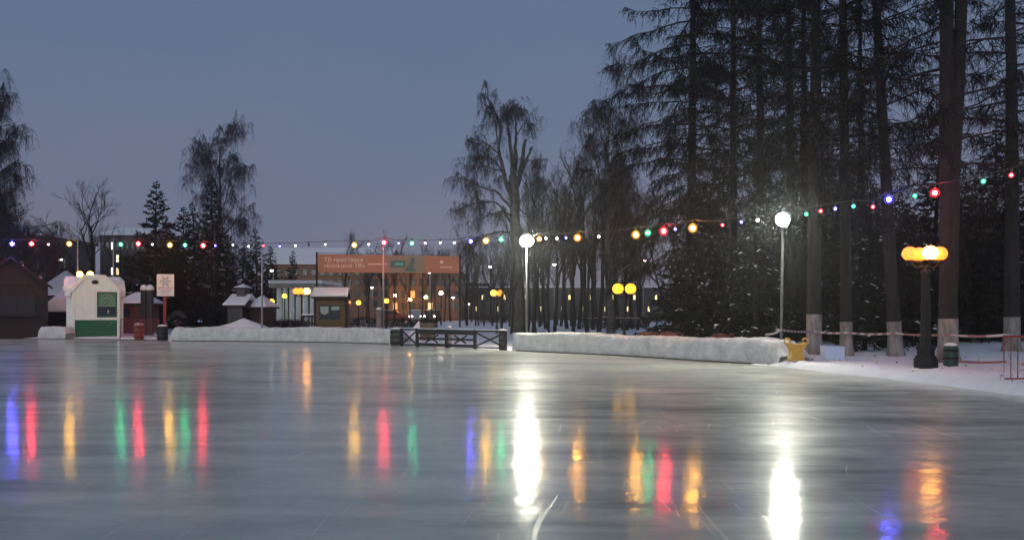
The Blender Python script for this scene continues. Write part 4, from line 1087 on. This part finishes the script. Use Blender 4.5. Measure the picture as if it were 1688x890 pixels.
# ------------------------------------------------------------------ wooden kiosk
def wood_kiosk():
    D = 39.5; k = D / F; x0 = (545 - CX) * k
    X = lambda px: (px - 545) * k; Z = lambda py: CH + (HY - py) * k
    t = thing('wooden_kiosk', 'brown plank kiosk with a display window and snow covered lean roof', 'kiosk', (x0, D, 0.0), R(8))
    wl = MB().bb(X(519.5), X(570.5), 0.04, 1.9, -0.05, Z(491)).build('wall', M['wood'], t)
    n = 14
    for i in range(n):
        z0 = Z(491) * i / n; z1 = z0 + Z(491) / n - 0.012
        if z0 > Z(530) and z1 < Z(501):
            spans = ((519, 526), (561, 571))
        else: spans = ((519, 571),)
        for a, b in spans: MB().bb(X(a), X(b), 0.0, 0.04, z0, z1).build('plank', M['wood'], wl)
    for a, b in ((518, 521), (568, 571.5)): MB().bb(X(a), X(b), -0.03, 0.035, 0, Z(491)).build('corner_post', M['wood_dark'], wl)
    wf = MB()
    for a, b, c, d in ((525, 562, 503, 501), (525, 562, 531, 529), (525, 527, 529, 503), (560, 562, 529, 503), (543.3, 544.5, 529, 503)): wf.bb(X(a), X(b), -0.035, 0.03, Z(max(c, d)), Z(min(c, d)))
    wf = wf.build('window_frame', M['wood'], t)
    MB().bb(X(527), X(543), 0.01, 0.038, Z(529), Z(503)).build('pane', M['glass_dark'], wf)
    MB().bb(X(545), X(560), 0.01, 0.038, Z(529), Z(503)).build('pane', M['glass_dark'], wf)
    pm, _, b_ = new_mat('poster'); b_.inputs['Base Color'].default_value = (0.32, 0.36, 0.34, 1)
    MB().add([(X(527.5), 0.006, Z(505)), (X(542), 0.006, Z(505)), (X(541), 0.006, Z(516)), (X(535), 0.006, Z(519)), (X(529), 0.006, Z(516))], [(4, 3, 2, 1, 0)]).build('window_poster', pm, wf)
    MB().add([(X(546), 0.006, Z(505)), (X(559), 0.006, Z(505)), (X(559), 0.006, Z(511)), (X(546), 0.006, Z(511))], [(3, 2, 1, 0)]).build('window_poster', pm, wf)
    rf = MB().prismx([(-0.35, Z(492)), (-0.35, Z(489.5)), (1.1, Z(476)), (2.3, Z(489)), (2.3, Z(491.5)), (1.1, Z(479))], X(515), X(573)).build('roof', M['wood_dark'], t)
    sp = [(-0.38, Z(489.3)), (-0.42, Z(486.5)), (-0.30, Z(484)), (0.8, Z(473.2)), (1.1, Z(472)), (1.4, Z(473.5)), (2.25, Z(484)), (2.3, Z(488.8)), (1.1, Z(475.8))]
    n = 16; V = []
    for i in range(n):
        u = i / (n - 1); x = X(514.6) + (X(573.3) - X(514.6)) * u
        for y, z in sp:
            d = noise.noise((x * 2, y * 2, z * 2)) * 0.03; V.append((x + d * .6, y + d, z + (d if z != sp[-1][1] and z != sp[0][1] else 0)))
    m = len(sp); q = [(i * m + j, i * m + (j + 1) % m, (i + 1) * m + (j + 1) % m, (i + 1) * m + j) for i in range(n - 1) for j in range(m)]
    sb = MB().add(V, q); sb.Fs.append(np.array([list(range(m))])); sb.Fs.append(np.array([list(range(m))[::-1]]) + (n - 1) * m)
    sb.build('roof_snow', M['snow_roof'], rf, True)
    MB().bb(X(573), X(576), 0.6, 0.8, -0.05, Z(500)).build('side_post', M['post_wood'], t)
wood_kiosk()

def post(px, py0, py1, D, wpx, m, label, name='wooden_post'):
    k = D / F; x0 = (px - CX) * k; z1 = CH + (HY - py0) * k
    t = thing(name, label, 'post', (x0, D, 0.0)); h = wpx * k / 2
    MB().lathe([(h, -0.1), (h * 1.02, z1 * 0.5), (h * 0.97, z1)], (0, 0, 0), 8).build('shaft', m, t)
    MB().lathe([(h * 1.05, z1 + 0.002), (h * 0.9, z1 + 0.07), (h * 0.3, z1 + 0.10)], (0, 0, 0), 8).build('snow_cap', M['snow_roof'], t)
post(625, 510, 545, 38.6, 9, M['post_wood'], 'stout weathered stump post at the end of the long snow wall')
post(741, 540, 574, 32.6, 7, M['post_wood'], 'pale weathered post in the middle of the black gate')

# ------------------------------------------------------------------ black gate of X-braced panels
def gate():
    A = np.array(((662 - CX) * DG(570) / F, DG(570))); B = np.array(((833 - CX) * DG(577) / F, DG(577)))
    d = B - A; Ln = np.linalg.norm(d); ang = math.atan2(d[1], d[0]); H = 0.74
    t = thing('rink_gate', 'low black wooden gate of cross braced panels closing the gap in the snow wall', 'gate', (A[0], A[1], 0.0), ang)
    sx = (0, 0.20 * Ln - 0.1, 0.20 * Ln, 0.505 * Ln, 0.76 * Ln, Ln)
    edges = (0.0, 0.165 * Ln, 0.46 * Ln, 0.73 * Ln, Ln)
    for i, x in enumerate(edges): MB().bb(x - 0.05, x + 0.05, -0.05, 0.05, -0.02, H + (0.02 if i % 2 else 0.0)).build('post', M['black_paint'], t)
    for i, (a, b) in enumerate(zip(edges[:-1], edges[1:])):
        a += 0.052; b -= 0.052; mid = i in (1, 2)
        f = thing('gate_panel', 'x', 'x'); del f['label']; del f['category']
        f.parent = t
        MB().bb(a, b, -0.035, 0.035, H - (0.20 if mid else 0.07), H).build('top_rail', M['black_paint'], f)
        MB().bb(a, b, -0.035, 0.035, 0.04, 0.16 if mid else 0.09).build('bottom_rail', M['black_paint'], f)
        z0, z1 = (0.162, H - 0.202) if mid else (0.092, H - 0.072)
        if mid: z0 += 0.0
        m = 0.27 * (b - a) if mid else 0.03
        MB().bar((a + m, 0.012, z0 + .03), (b - m, 0.012, z1 - .03), 0.065, 0.022).build('brace', M['black_paint'], f)
        MB().bar((a + m, -0.012, z1 - .03), (b - m, -0.012, z0 + .03), 0.065, 0.022).build('brace', M['black_paint'], f)
        if mid:
            MB().bb(a, b, -0.032, -0.026, (z0 + z1) / 2 - 0.04, (z0 + z1) / 2 + 0.04).build('middle_rail', M['black_paint'], f)
        MB().bb(a, b, -0.03, 0.03, H + 0.002, H + 0.03).build('snow_strip', M['snow_roof'], f)
    return t
gate()
def barrel(px, py, D, r, h, label, m):
    x = (px - CX) * D / F
    t = thing('barrel', label, 'barrel', (x, D, 0.0))
    b = MB().lathe([(r * 0.9, -0.02), (r * 0.98, h * .25), (r * 1.02, h * .5), (r * 0.98, h * .8), (r * 0.95, h)], (0, 0, 0), 14).build('body', m, t, True)
    for z in (0.18, 0.5, 0.82): MB().lathe([(r * 1.03, h * z - 0.03), (r * 1.05, h * z), (r * 1.03, h * z + 0.03)], (0, 0, 0), 14).build('hoop', M['iron'], b)
    MB().lathe([(r * 0.95, h), (r * 0.8, h + 0.05), (r * 0.2, h + 0.08)], (0, 0, 0), 14).build('snow_cap', M['snow_roof'], b, True)
barrel(653, 569, 35.0, 0.26, 0.70, 'mossy squat barrel at the stump end of the black gate', M['rubble'])
barrel(829, 577, 30.9, 0.16, 0.72, 'narrow mossy barrel closing the gate beside the curving snow wall', M['rubble'])
barrel(1567, 612, 20.2, 0.17, 0.62, 'dark green bin at the foot of the forked larch', M['green_bin'])
barrel(268, 558, 40.5, 0.26, 0.72, 'black barrel between the red fence and the long snow wall', M['black_paint'])
barrel(229, 556, 41.6, 0.24, 0.78, 'orange barrel behind the red fence', M['orange_plastic'])

# ------------------------------------------------------------------ sign on a red post
def sign_board():
    D = 42.5; k = D / F; x0 = (272.5 - CX) * k; X = lambda px: (px - 272.5) * k; Z = lambda py: CH + (HY - py) * k
    t = thing('notice_sign', 'white notice board with grey snowflake emblem on a red post', 'sign', (x0, D, 0.0), R(22)); t.scale = (0.92, 0.92, 1.0)
    MB().bb(X(269), X(274), 0.03, 0.13, -0.1, Z(455)).build('post', M['red_metal'], t)
    b = MB().bb(X(258.5), X(287), -0.012, 0.025, Z(488), Z(452)).build('board', M['board_sign'], t)
    e = MB(); cx, cz = X(272.7), Z(464)
    for i in range(12):
        a = i * math.pi / 6; r = 0.31 if i % 2 == 0 else 0.2
        p = np.array((cx, -0.016, cz)); d = np.array((math.cos(a), 0, math.sin(a)))
        e.bar(p + d * 0.05, p + d * r, 0.026, 0.006)
        if i % 2 == 0:
            for s in (-1, 1):
                d2 = np.array((math.cos(a + s * 0.8), 0, math.sin(a + s * 0.8)))
                for f in (0.45, 0.7): e.bar(p + d * r * f, p + d * r * f + d2 * 0.09, 0.02, 0.006)
    e.build('snowflake_emblem', M['sign_grey'], b)
    rng = random.Random(3)
    def line(py, x0_, x1_, h, m, nm):
        mb = MB(); x = x0_
        while x < x1_:
            wd = rng.uniform(0.7, 1.8); mb.bb(X(x), X(min(x + wd, x1_)), -0.016, -0.0125, Z(py + h / 2), Z(py - h / 2)); x += wd + 0.5
        mb.build(nm, m, b)
    line(474.5, 261, 284.5, 1.5, M['sign_red'], 'red_print_line'); line(478, 263, 282, 1.1, M['sign_grey'], 'grey_print_line'); line(481, 264, 281, 1.1, M['sign_grey'], 'grey_print_line'); line(484, 266, 279, 1.1, M['sign_grey'], 'grey_print_line')
sign_board()

def red_fence(pts, label, H=1.05, nb=12):
    a, b = [np.array(p, float) for p in pts]; d = b - a; Ln = np.hypot(*d); t = thing('crowd_barrier', label, 'barrier', (a[0], a[1], 0.02), math.atan2(d[1], d[0]))
    fr = MB().tube([(0, 0, 0.0), (0, 0, H), (Ln, 0, H), (Ln, 0, 0.0)], 0.026, 8).build('frame', M['red_metal'], t)
    MB().tube([(0.026, 0, 0.16), (Ln - 0.026, 0, 0.16)], 0.018, 6).build('bottom_rail', M['red_metal'], t)
    for i in range(1, nb):
        MB().tube([(Ln * i / nb, 0, 0.17), (Ln * i / nb, 0, H - 0.02)], 0.010, 5).build('bar', M['red_metal'], t)
    for x in (0.15, Ln - 0.15): MB().bar((x, -0.25, -0.01), (x, 0.25, -0.01), 0.04, 0.04).build('foot', M['red_metal'], t)
g2 = lambda px, D: ((px - CX) * D / F, D)
red_fence((g2(198, 40.9), g2(231, 40.9)), 'red metal fence panel next to the white kiosk')
red_fence((g2(233, 40.8), g2(262, 40.8)), 'red metal fence panel next to the black barrel')
red_fence((g2(1655, 15.6), g2(1800, 15.9)), 'red tube crowd barrier on the snow before the furthest whitewashed larch', 0.98, 13)
def gateposts():
    for i, (px, s) in enumerate(((237.5, 1), (247.5, 1))):
        D = 46.0; k = D / F; x0 = (px - CX) * k; g = gz(x0, D); h = CH + (HY - 480) * k - g
        t = thing('gate_pillar', 'dark pillar topped by a round white dome beside the sign on red post', 'pillar', (x0, D, g), 0, 'twin dark pillars')
        MB().bb(-0.14, 0.14, -0.14, 0.14, -0.1, h).build('shaft', M['plaster_dark'], t)
        MB().bb(-0.18, 0.18, -0.18, 0.18, h, h + 0.05).build('capital', M['plaster_dark'], t)
        MB().lathe([(0.19, h + 0.052), (0.215, h + 0.13), (0.19, h + 0.26), (0.10, h + 0.35), (0.01, h + 0.38)], (0, 0, 0), 14).build('dome', M['snow_roof'], t, True)
gateposts()

# ------------------------------------------------------------------ banner over the park entrance
def text_mesh(body, size, m, name, parent, loc):
    c = bpy.data.curves.new(name, 'FONT'); c.body = body; c.size = size; c.extrude = 0.004; c.resolution_u = 3
    to = bpy.data.objects.new(name, c); COL.objects.link(to)
    me = bpy.data.meshes.new_from_object(to.evaluated_get(bpy.context.evaluated_depsgraph_get()))
    bpy.data.objects.remove(to); me.materials.clear(); me.materials.append(m)
    o = link(name, me, parent, loc); o.rotation_euler = (R(90), 0, 0); return o
def banner():
    D = 68.0; k = D / F; x0 = (640 - CX) * k; X = lambda px: (px - 640) * k; Z = lambda py: CH + (HY - py) * k
    t = thing('street_banner', 'wide orange advertising banner stretched above the park entrance', 'banner', (x0, D, 0.0))
    zz = lambda px, top: Z(418.5 + (px - 524) / 233 * 4.0) if top else Z(449 + (px - 524) / 233 * 1.0)
    def panel(a, b, m, nm, y=0.0, pr=t):
        v = [(X(a), y, zz(a, 0)), (X(b), y, zz(b, 0)), (X(b), y, zz(b, 1)), (X(a), y, zz(a, 1))]; v += [(p[0], y + 0.06, p[2]) for p in v]
        return MB().add(v, [(0, 1, 2, 3), (7, 6, 5, 4), (0, 4, 5, 1), (1, 5, 6, 2), (2, 6, 7, 3), (3, 7, 4, 0)]).build(nm, m, pr)
    p1 = panel(524, 640, M['banner'], 'cloth'); p2 = panel(640, 700, M['banner_olive'], 'cloth'); p3 = panel(700, 757, M['banner'], 'cloth')
    text_mesh('ТВ-приставка', 0.50, M['banner_text'], 'lettering', t, (X(534), -0.01, Z(431.5)))
    text_mesh('«Большое ТВ»', 0.50, M['banner_text'], 'lettering', t, (X(534), -0.01, Z(441.0)))
    for a, b, py, nm in ((607, 638, 435.5, 'small_print'), (726, 746, 440.5, 'small_print')):
        mb = MB(); x = a; rr = random.Random(a)
        while x < b:
            wd = rr.uniform(0.8, 2.2); mb.bb(X(x), X(min(b, x + wd)), -0.006, -0.001, Z(py + 1), Z(py - 1)); x += wd + 0.7
        mb.build(nm, M['banner_text'], t)
    MB().bb(X(644), X(668), -0.008, -0.001, Z(441), Z(429.5)).build('dark_patch', M['banner_dark'], t)
    mb = MB()
    for i in range(5): mb.bb(X(652 + i * 2.6), X(654 + i * 2.6), -0.014, -0.009, Z(437), Z(433.5))
    mb.build('teal_print', M['banner_teal'], t)
    fg = MB().add([(X(a), -0.006, Z(b)) for a, b in ((666, 447.5), (671, 439), (676, 433), (678, 426), (681, 424.5), (684, 427), (684, 432), (681, 438), (685, 443), (685, 447.5))], [list(range(10))])
    fg.build('printed_figure', M['banner_dark'], t)
    for px in (522, 758):
        MB().tube([(X(px), 0.03, -0.2), (X(px), 0.03, zz(px, 1) + 0.15)], 0.08, 8).build('mast', M['iron'], t)
    MB().tube([(X(522), 0.03, zz(522, 1) + 0.08), (X(758), 0.03, zz(758, 1) + 0.08)], 0.02, 6).build('stay_cable', M['cable'], t)
    MB().add([(X(728 + 3 * math.cos(a)), -0.006, Z(432 + 2.4 * math.sin(a))) for a in np.arange(10) * 2 * math.pi / 10], [list(range(10))[::-1]]).build('round_mark', M['banner_text'], t)
banner()

# ------------------------------------------------------------------ far buildings
def building(px0, px1, py_top, D, depth, wall, label, cols=6, rows=3, lit=(), win=('warm_window',), roof='flat', rect=(0.1, 0.9), base=0.2, name='apartment_building', wmul=0.5, hmul=0.55):
    k = D / F; cx = (px0 + px1) / 2; x0 = (cx - CX) * k; W = (px1 - px0) * k; H = CH + (HY - py_top) * k
    t = thing(name, label, 'building', (x0, D, 0.0))
    wl = MB().bb(-W / 2, W / 2, 0, depth, -0.5, H).build('wall', wall, t)
    if roof == 'gable':
        rf = MB().prismx([(-0.5, H), (depth / 2, H + W * 0.10 + 1.0), (depth + 0.5, H)], -W / 2 - 0.4, W / 2 + 0.4).build('roof', M['roof_metal'], t)
        MB().prismx([(-0.5, H + 0.01), (-0.5, H + 0.14), (depth / 2, H + W * 0.10 + 1.16), (depth / 2, H + W * 0.10 + 1.01)], -W / 2 - 0.38, W / 2 + 0.38).build('roof_snow', M['snow_roof'], rf)
    else:
        rf = MB().bb(-W / 2 - 0.3, W / 2 + 0.3, -0.3, depth + 0.3, H, H + 0.35).build('cornice', wall, t)
        MB().bb(-W / 2 - 0.28, W / 2 + 0.28, -0.28, depth + 0.28, H + 0.352, H + 0.5).build('roof_snow', M['snow_roof'], rf)
    h0 = base * H; fh = (H * 0.95 - h0) / rows; fw = W / cols; n = 0
    for r in range(rows):
        for c in range(cols):
            a = -W / 2 + fw * (c + 0.5); z = h0 + fh * (r + 0.5); ww, hh = fw * wmul, fh * hmul
            fr = MB().bb(a - ww / 2 - 0.06, a + ww / 2 + 0.06, -0.07, 0.0, z - hh / 2 - 0.06, z + hh / 2 + 0.06).build('window', M['plaster_dark'], wl)
            m = M[win[n % len(win)]] if n in lit or lit == 'all' else M['glass_dark']
            MB().bb(a - ww / 2, a + ww / 2, -0.09, -0.072, z - hh / 2, z + hh / 2).build('pane', m, fr)
            n += 1
    return t
building(165, 240, 388, 130, 14, M['plaster_dark'], 'dark apartment block with a few lit windows behind the shaggy pine', 9, 5, (20, 21, 30, 38), ('white_window', 'warm_window'), 'gable')
building(-140, 70, 392, 110, 14, M['plaster_dark'], 'dark block hidden in the trees behind the brown hut', 9, 4, (11, 25), ('warm_window',))
building(438, 640, 436, 125, 12, M['plaster_warm'], 'wide warm lit house rising behind the columned hall and banner', 14, 4, (3, 9, 22), ('orange_window',), 'gable')
building(630, 760, 452, 112, 10, M['plaster_warm'], 'warm orange lit house under the banner behind bare trees', 9, 3, (1, 5, 12), ('orange_window', 'orange_window', 'warm_window'))
building(700, 810, 470, 125, 10, M['plaster_dark'], 'dark house beside the warm orange lit house', 8, 3, (2, 7, 9), ('white_window', 'yellow_window'))
building(778, 1230, 478, 118, 10, M['plaster_dark'], 'long low building with a row of small lit windows behind the grove', 38, 2, tuple(range(0, 76, 3)) , ('yellow_window', 'warm_window', 'white_window'), wmul=0.28, hmul=0.40)
building(1500, 1580, 440, 75, 8, M['plaster_dark'], 'dark building with one tall yellow window glimpsed past the ornate lamp', 5, 1, (2,), ('yellow_window',), wmul=0.16, hmul=0.42, base=0.42)

def hall():
    D = 82.0; k = D / F; x0 = (487 - CX) * k; X = lambda px: (px - 487) * k; Z = lambda py: CH + (HY - py) * k
    t = thing('columned_hall', 'low hall with lit white columns and snowy flat roof left of the wooden kiosk', 'building', (x0, D, 0.0))
    wl = MB().bb(X(446), X(530), 1.6, 9, -0.3, Z(474)).build('wall', M['plaster_dark'], t)
    MB().bb(X(444), X(532), -0.2, 9.2, Z(474), Z(467.5)).build('cornice', M['plaster'], t)
    MB().bb(X(443.5), X(532.5), -0.3, 9.3, Z(467.5) + 0.002, Z(462)).build('roof_snow', M['snow_roof'], t)
    for px in (459, 469, 480, 491, 503, 514): MB().tube([(X(px), 0.2, -0.3), (X(px), 0.2, Z(474))], (0.27, 0.23), 12).build('column', M['white_paint'], t, True)
    for a, b in ((450, 457), (461, 467), (471, 478), (482, 489), (493, 501), (505, 512)):
        fr = MB().bb(X(a), X(b), 1.5, 1.6, 0.1, Z(479)).build('window', M['white_paint'], wl)
        MB().bb(X(a + 1), X(b - 1), 1.47, 1.497, 0.3, Z(481)).build('pane', M['white_window'], fr)
hall()
def rail_fence():
    D = 52.0; k = D / F; x0 = (500 - CX) * k
    t = thing('wooden_fence', 'dark rail fence joining the wooden kiosk and the three globe lamp', 'fence', (x0, D, gz(x0, D)))
    for i in range(4): MB().bb(i * 0.55 - 0.05, i * 0.55 + 0.05, 0, 0.1, -0.1, 1.1).build('post', M['wood_dark'], t)
    for z in (0.95, 0.5): MB().bb(-0.1, 1.9, -0.04, -0.002, z, z + 0.12).build('rail', M['wood_dark'], t)
    MB().bb(-0.1, 1.9, -0.05, 0.06, 1.102, 1.17).build('rail_snow', M['snow_roof'], t)
rail_fence()

# ------------------------------------------------------------------ skating aids (plastic figures with ring grips)
def ring(mb, c, r, rt, n=18, ax=(1, 0, 0), up=(0, 0, 1)):
    c = np.array(c); ax = np.array(ax, float); up = np.array(up, float)
    pts = [c + r * (math.cos(a) * ax + math.sin(a) * up) for a in np.linspace(0, 2 * math.pi, n + 1)]
    return mb.tube(pts, rt, 7, False)
def skating_aid(px, D, z_top, s, body_m, ring_m, label, group=None, rz=0.0, wpx=1.0):
    x = (px - CX) * D / F
    t = thing('skating_aid', label, 'skating aid', (x, D, gz(x, D) - 0.02), rz, group)
    H = z_top
    # body: rounded slab, narrow waist, flaring towards two shoulders
    prof = [(-0.20, 0.0), (0.20, 0.0), (0.22, 0.10), (0.17, H * 0.35), (0.18, H * 0.55), (0.27, H * 0.78), (0.25, H * 0.86), (0.12, H * 0.80), (0.0, H * 0.78), (-0.12, H * 0.80), (-0.25, H * 0.86), (-0.27, H * 0.78), (-0.18, H * 0.55), (-0.17, H * 0.35), (-0.22, 0.10)]
    prof = [(a * s * wpx, b) for a, b in prof]
    k = len(prof); V = []; ys = (-0.14, -0.10, 0.10, 0.14)
    for j, y in enumerate(ys):
        sh = 0.86 if j in (0, 3) else 1.0
        V += [(a * sh, y * s, 0.02 + (b - 0.02) * (0.97 if sh < 1 else 1)) for a, b in prof]
    q = [(j * k + i, j * k + (i + 1) % k, (j + 1) * k + (i + 1) % k, (j + 1) * k + i) for j in range(3) for i in range(k)]
    mb = MB().add(V, q); mb.Fs.append(np.array([list(range(k))[::-1]])); mb.Fs.append(np.array([list(range(k))]) + 3 * k)
    mb.build('body', body_m, t, False)
    for sgn in (-1, 1):
        g = MB(); ring(g, (sgn * 0.27 * s * wpx, -0.02, H * 0.90), 0.085 * s, 0.030 * s); g.build('ring_grip', ring_m, t, True)
    for sgn in (-1, 1):
        MB().box((sgn * 0.16 * s, 0.02, 0.02), (0.06, 0.72 * s, 0.05)).build('runner', M['grey_plastic'], t)
    return t
skating_aid(1312, 21.6, 0.62, 0.95, M['yellow_plastic'], M['yellow_plastic'], 'yellow skating aid with two ring grips at the foot of the tall floodlight pole', rz=0.15)
def bear_aid(px, D, top, label, rx=0.45):
    x = (px - CX) * D / F; g = gz(x, D)
    t = thing('skating_aid', label, 'skating aid', (x, D, g), 0.3, 'brown skating aids behind the snow wall')
    H = top - g
    MB().lathe([(0.30, 0.0), (0.36, 0.15), (0.38, H * 0.55), (0.33, H * 0.8), (0.20, H * 0.95), (0.03, H)], (0, 0, 0), 16).build('body', M['brown_plastic'], t, True)
    for sgn in (-1, 1):
        m = MB(); ring(m, (sgn * 0.28, -0.20, H * 0.82), 0.09, 0.035); m.build('ring_grip', M['brown_plastic'], t, True)
    MB().ball((0, -0.36, H * 0.62), 0.12, 12).build('muzzle', M['orange_plastic'], t, True)
for px, D, py in ((1066, 28.2, 547), (1102, 27.2, 546), (1187, 25.2, 549)):
    bear_aid(px, D, CH + (HY - py) * D / F, 'brown dome shaped skating aid peeping over the curving snow wall')
for px, D, py in ((1160, 25.8, 555), (1214, 24.8, 556), (1230, 24.6, 556), (1254, 24.0, 556)):
    skating_aid(px, D, CH + (HY - py) * D / F - 0.12, 0.8, M['grey_plastic'], M['grey_plastic'], 'grey skating aid with ring grips just showing over the curving snow wall', 'grey skating aids behind the snow wall', 0.2)
def snow_block():
    D = 23.0; x0 = (1374 - CX) * D / F; g = gz(x0, D)
    V = [(-0.27, -0.2, 0), (0.25, -0.2, 0), (0.25, 0.3, 0), (-0.27, 0.3, 0), (-0.30, -0.18, 0.40), (0.27, -0.17, 0.39), (0.26, 0.28, 0.41), (-0.29, 0.28, 0.42)]
    me = MB().add(V, [(0, 3, 2, 1), (4, 5, 6, 7), (0, 1, 5, 4), (1, 2, 6, 5), (2, 3, 7, 6), (3, 0, 4, 7)])
    o = me.build('snow_block', M['blue_ice'], None, False, (x0, D, g - 0.03))
    bv = o.modifiers.new('bevel', 'BEVEL'); bv.width = 0.03; bv.segments = 2
    tag(o, 'pale blue cut snow block standing between the whitewashed larches', 'snow block')
snow_block()
def crate():
    D = 38.0; x0 = (704 - CX) * D / F; g = gz(x0, D)
    t = thing('wooden_crate', 'tan wooden crate beside the little white snow pile behind the gate', 'crate', (x0, D, g))
    for i in range(4): MB().bb(-0.35, 0.35, -0.02, 0.01, 0.03 + i * 0.2, 0.2 + i * 0.2).build('slat', M['wood'], t)
    MB().bb(-0.34, 0.34, 0.012, 0.5, 0, 0.80).build('body', M['post_wood'], t)
crate()

# ------------------------------------------------------------------ barrier tape round the trees
tape_m, tt, tb = new_mat('barrier_tape')
_tc = tt.nodes.new('ShaderNodeTexCoord'); _sx = tt.nodes.new('ShaderNodeSeparateXYZ'); _m = tt.nodes.new('ShaderNodeMath'); _m.operation = 'MULTIPLY'; _m.inputs[1].default_value = 5.0
_f = tt.nodes.new('ShaderNodeMath'); _f.operation = 'FRACT'; _g = tt.nodes.new('ShaderNodeMath'); _g.operation = 'GREATER_THAN'; _g.inputs[1].default_value = 0.5
_x = tt.nodes.new('ShaderNodeMix'); _x.data_type = 'RGBA'; _x.inputs[6].default_value = (0.45, 0.43, 0.42, 1); _x.inputs[7].default_value = (0.30, 0.13, 0.13, 1)
tt.links.new(_tc.outputs['Object'], _sx.inputs[0]); tt.links.new(_sx.outputs[0], _m.inputs[0]); tt.links.new(_m.outputs[0], _f.inputs[0]); tt.links.new(_f.outputs[0], _g.inputs[0]); tt.links.new(_g.outputs[0], _x.inputs[0]); tt.links.new(_x.outputs[2], tb.inputs['Base Color'])
def tape(pts, label, sag=0.04):
    q = [P(*p) for p in pts]; full = []
    for a, b in zip(q[:-1], q[1:]):
        for u in np.linspace(0, 1, 13)[:-1]:
            p = a + (b - a) * u; p[2] -= sag * 4 * u * (1 - u); full.append(p)
    full.append(q[-1]); full = np.array(full); n = len(full)
    V = np.concatenate((full - (0, 0, 0.028), full + (0, 0, 0.028), full + (0, 0.004, 0.028), full + (0, 0.004, -0.028)))
    i = np.arange(n - 1)
    o = MB().add(V, np.stack((i, i + 1, i + n + 1, i + n), 1), np.stack((i + n, i + n + 1, i + 2 * n + 1, i + 2 * n), 1), np.stack((i + 2 * n, i + 2 * n + 1, i + 3 * n + 1, i + 3 * n), 1), np.stack((i + 3 * n, i + 3 * n + 1, i + 1, i), 1)).build('barrier_tape', tape_m)
    tag(o, label, 'barrier tape', 'barrier tapes round the trees')
tape([(1262, 551, 23.6), (1288, 543.5, 22.3), (1342, 545.5, 25.1), (1395, 548, 24.7), (1477, 549, 23.9), (1563, 551, 20.85), (1655, 552, 18.0), (1720, 552, 17)], 'upper striped tape from the tall floodlight pole round the larches')
tape([(1563, 593, 20.85), (1655, 596, 18.6), (1720, 598, 17.6)], 'lower striped tape from the forked larch towards the red barrier')
tape([(960, 524, 58.0), (1000, 522, 56), (1060, 524, 55.0)], 'far tape strung low before the hedge behind the double yellow globe lamp')

def litter():
    rng = np.random.default_rng(77); mb = MB(); n = 140
    px = rng.uniform(1300, 1760, n); D = rng.uniform(15.0, 24.5, n); x = (px - CX) * D / F
    ok = ~inside(x, D) & (edge_dist(x, D) > 0.7); x, D = x[ok], D[ok]; n = len(x)
    z = np.array([gz(a, b) for a, b in zip(x, D)]) + 0.03
    p = np.column_stack((x, D, z)); d = rng.normal(0, 1, (n, 3)); d[:, 2] = rng.uniform(0.0, 0.35, n); d = unit(d) * rng.uniform(0.03, 0.10, n)[:, None]
    mb.strips(p, p + d * 0.5 + np.array((0, 0, 0.01)), p + d, rng.uniform(0.012, 0.04, n), rng)
    o = mb.build('twig_litter', M['twig_brown']); o['kind'] = 'stuff'
    o['label'] = 'dark twigs and cones scattered over the trodden snow under the larches'; o['category'] = 'litter'
litter()
# parked cars glimpsed at the far street
def car(px, D, m, label, rz=0.0, lights=True):
    x0 = (px - CX) * D / F; g = gz(x0, D)
    t = thing('parked_car', label, 'car', (x0, D, g), rz)
    prof = [(-2.1, 0.35), (2.1, 0.35), (2.15, 0.75), (1.9, 0.92), (1.1, 1.0), (0.55, 1.45), (-0.9, 1.48), (-1.7, 1.02), (-2.1, 0.9)]
    MB().prism(prof, -0.85, 0.85).build('body', m, t)
    for sx in (-1.3, 1.35):
        for sy in (-0.80, 0.80):
            MB().tube([(sx, sy - 0.1, 0.33), (sx, sy + 0.1, 0.33)], 0.33, 14).build('wheel', M['iron'], t)
    MB().prism([(-1.45, 1.03), (0.85, 1.03), (0.5, 1.38), (-0.85, 1.40)], -0.856, -0.851).build('side_window', M['glass_dark'], t)
    MB().prism([(-0.8, 1.482), (0.5, 1.452), (0.4, 1.52), (-0.7, 1.55)], -0.75, 0.75).build('roof_snow', M['snow_roof'], t)
    if lights:
        for sy in (-0.6, 0.6): MB().box((2.16, sy, 0.72), (0.03, 0.28, 0.14)).build('headlight', M['lamp_white'], t)
        for sy in (-0.6, 0.6): MB().box((-2.12, sy, 0.8), (0.03, 0.25, 0.12)).build('taillight', M['red_metal'], t)
car(645, 98, M['red_metal'], 'red car parked under the orange lit house behind the hedge', 0.1)
car(685, 100, M['grey_plastic'], 'grey car facing the rink with headlights on behind the gate', -1.4)
car(712, 102, M['black_paint'], 'black car facing the rink with headlights on beside the grey car', -1.6)

# ------------------------------------------------------------------ damp winter air
mb = MB().bb(-150, 150, -40, 150, -2.0, 42)
hz = mb.build('haze', None)
hz.data.materials.clear()
hm = bpy.data.materials.new('haze'); hm.use_nodes = True; hm.node_tree.nodes.clear()
ho = hm.node_tree.nodes.new('ShaderNodeOutputMaterial'); pv = hm.node_tree.nodes.new('ShaderNodeVolumePrincipled')
pv.inputs['Color'].default_value = (0.86, 0.90, 0.97, 1); pv.inputs['Density'].default_value = 0.0010; pv.inputs['Anisotropy'].default_value = 0.8
hm.node_tree.links.new(pv.outputs[0], ho.inputs['Volume'])
hz.data.materials.append(hm); hz['kind'] = 'stuff'
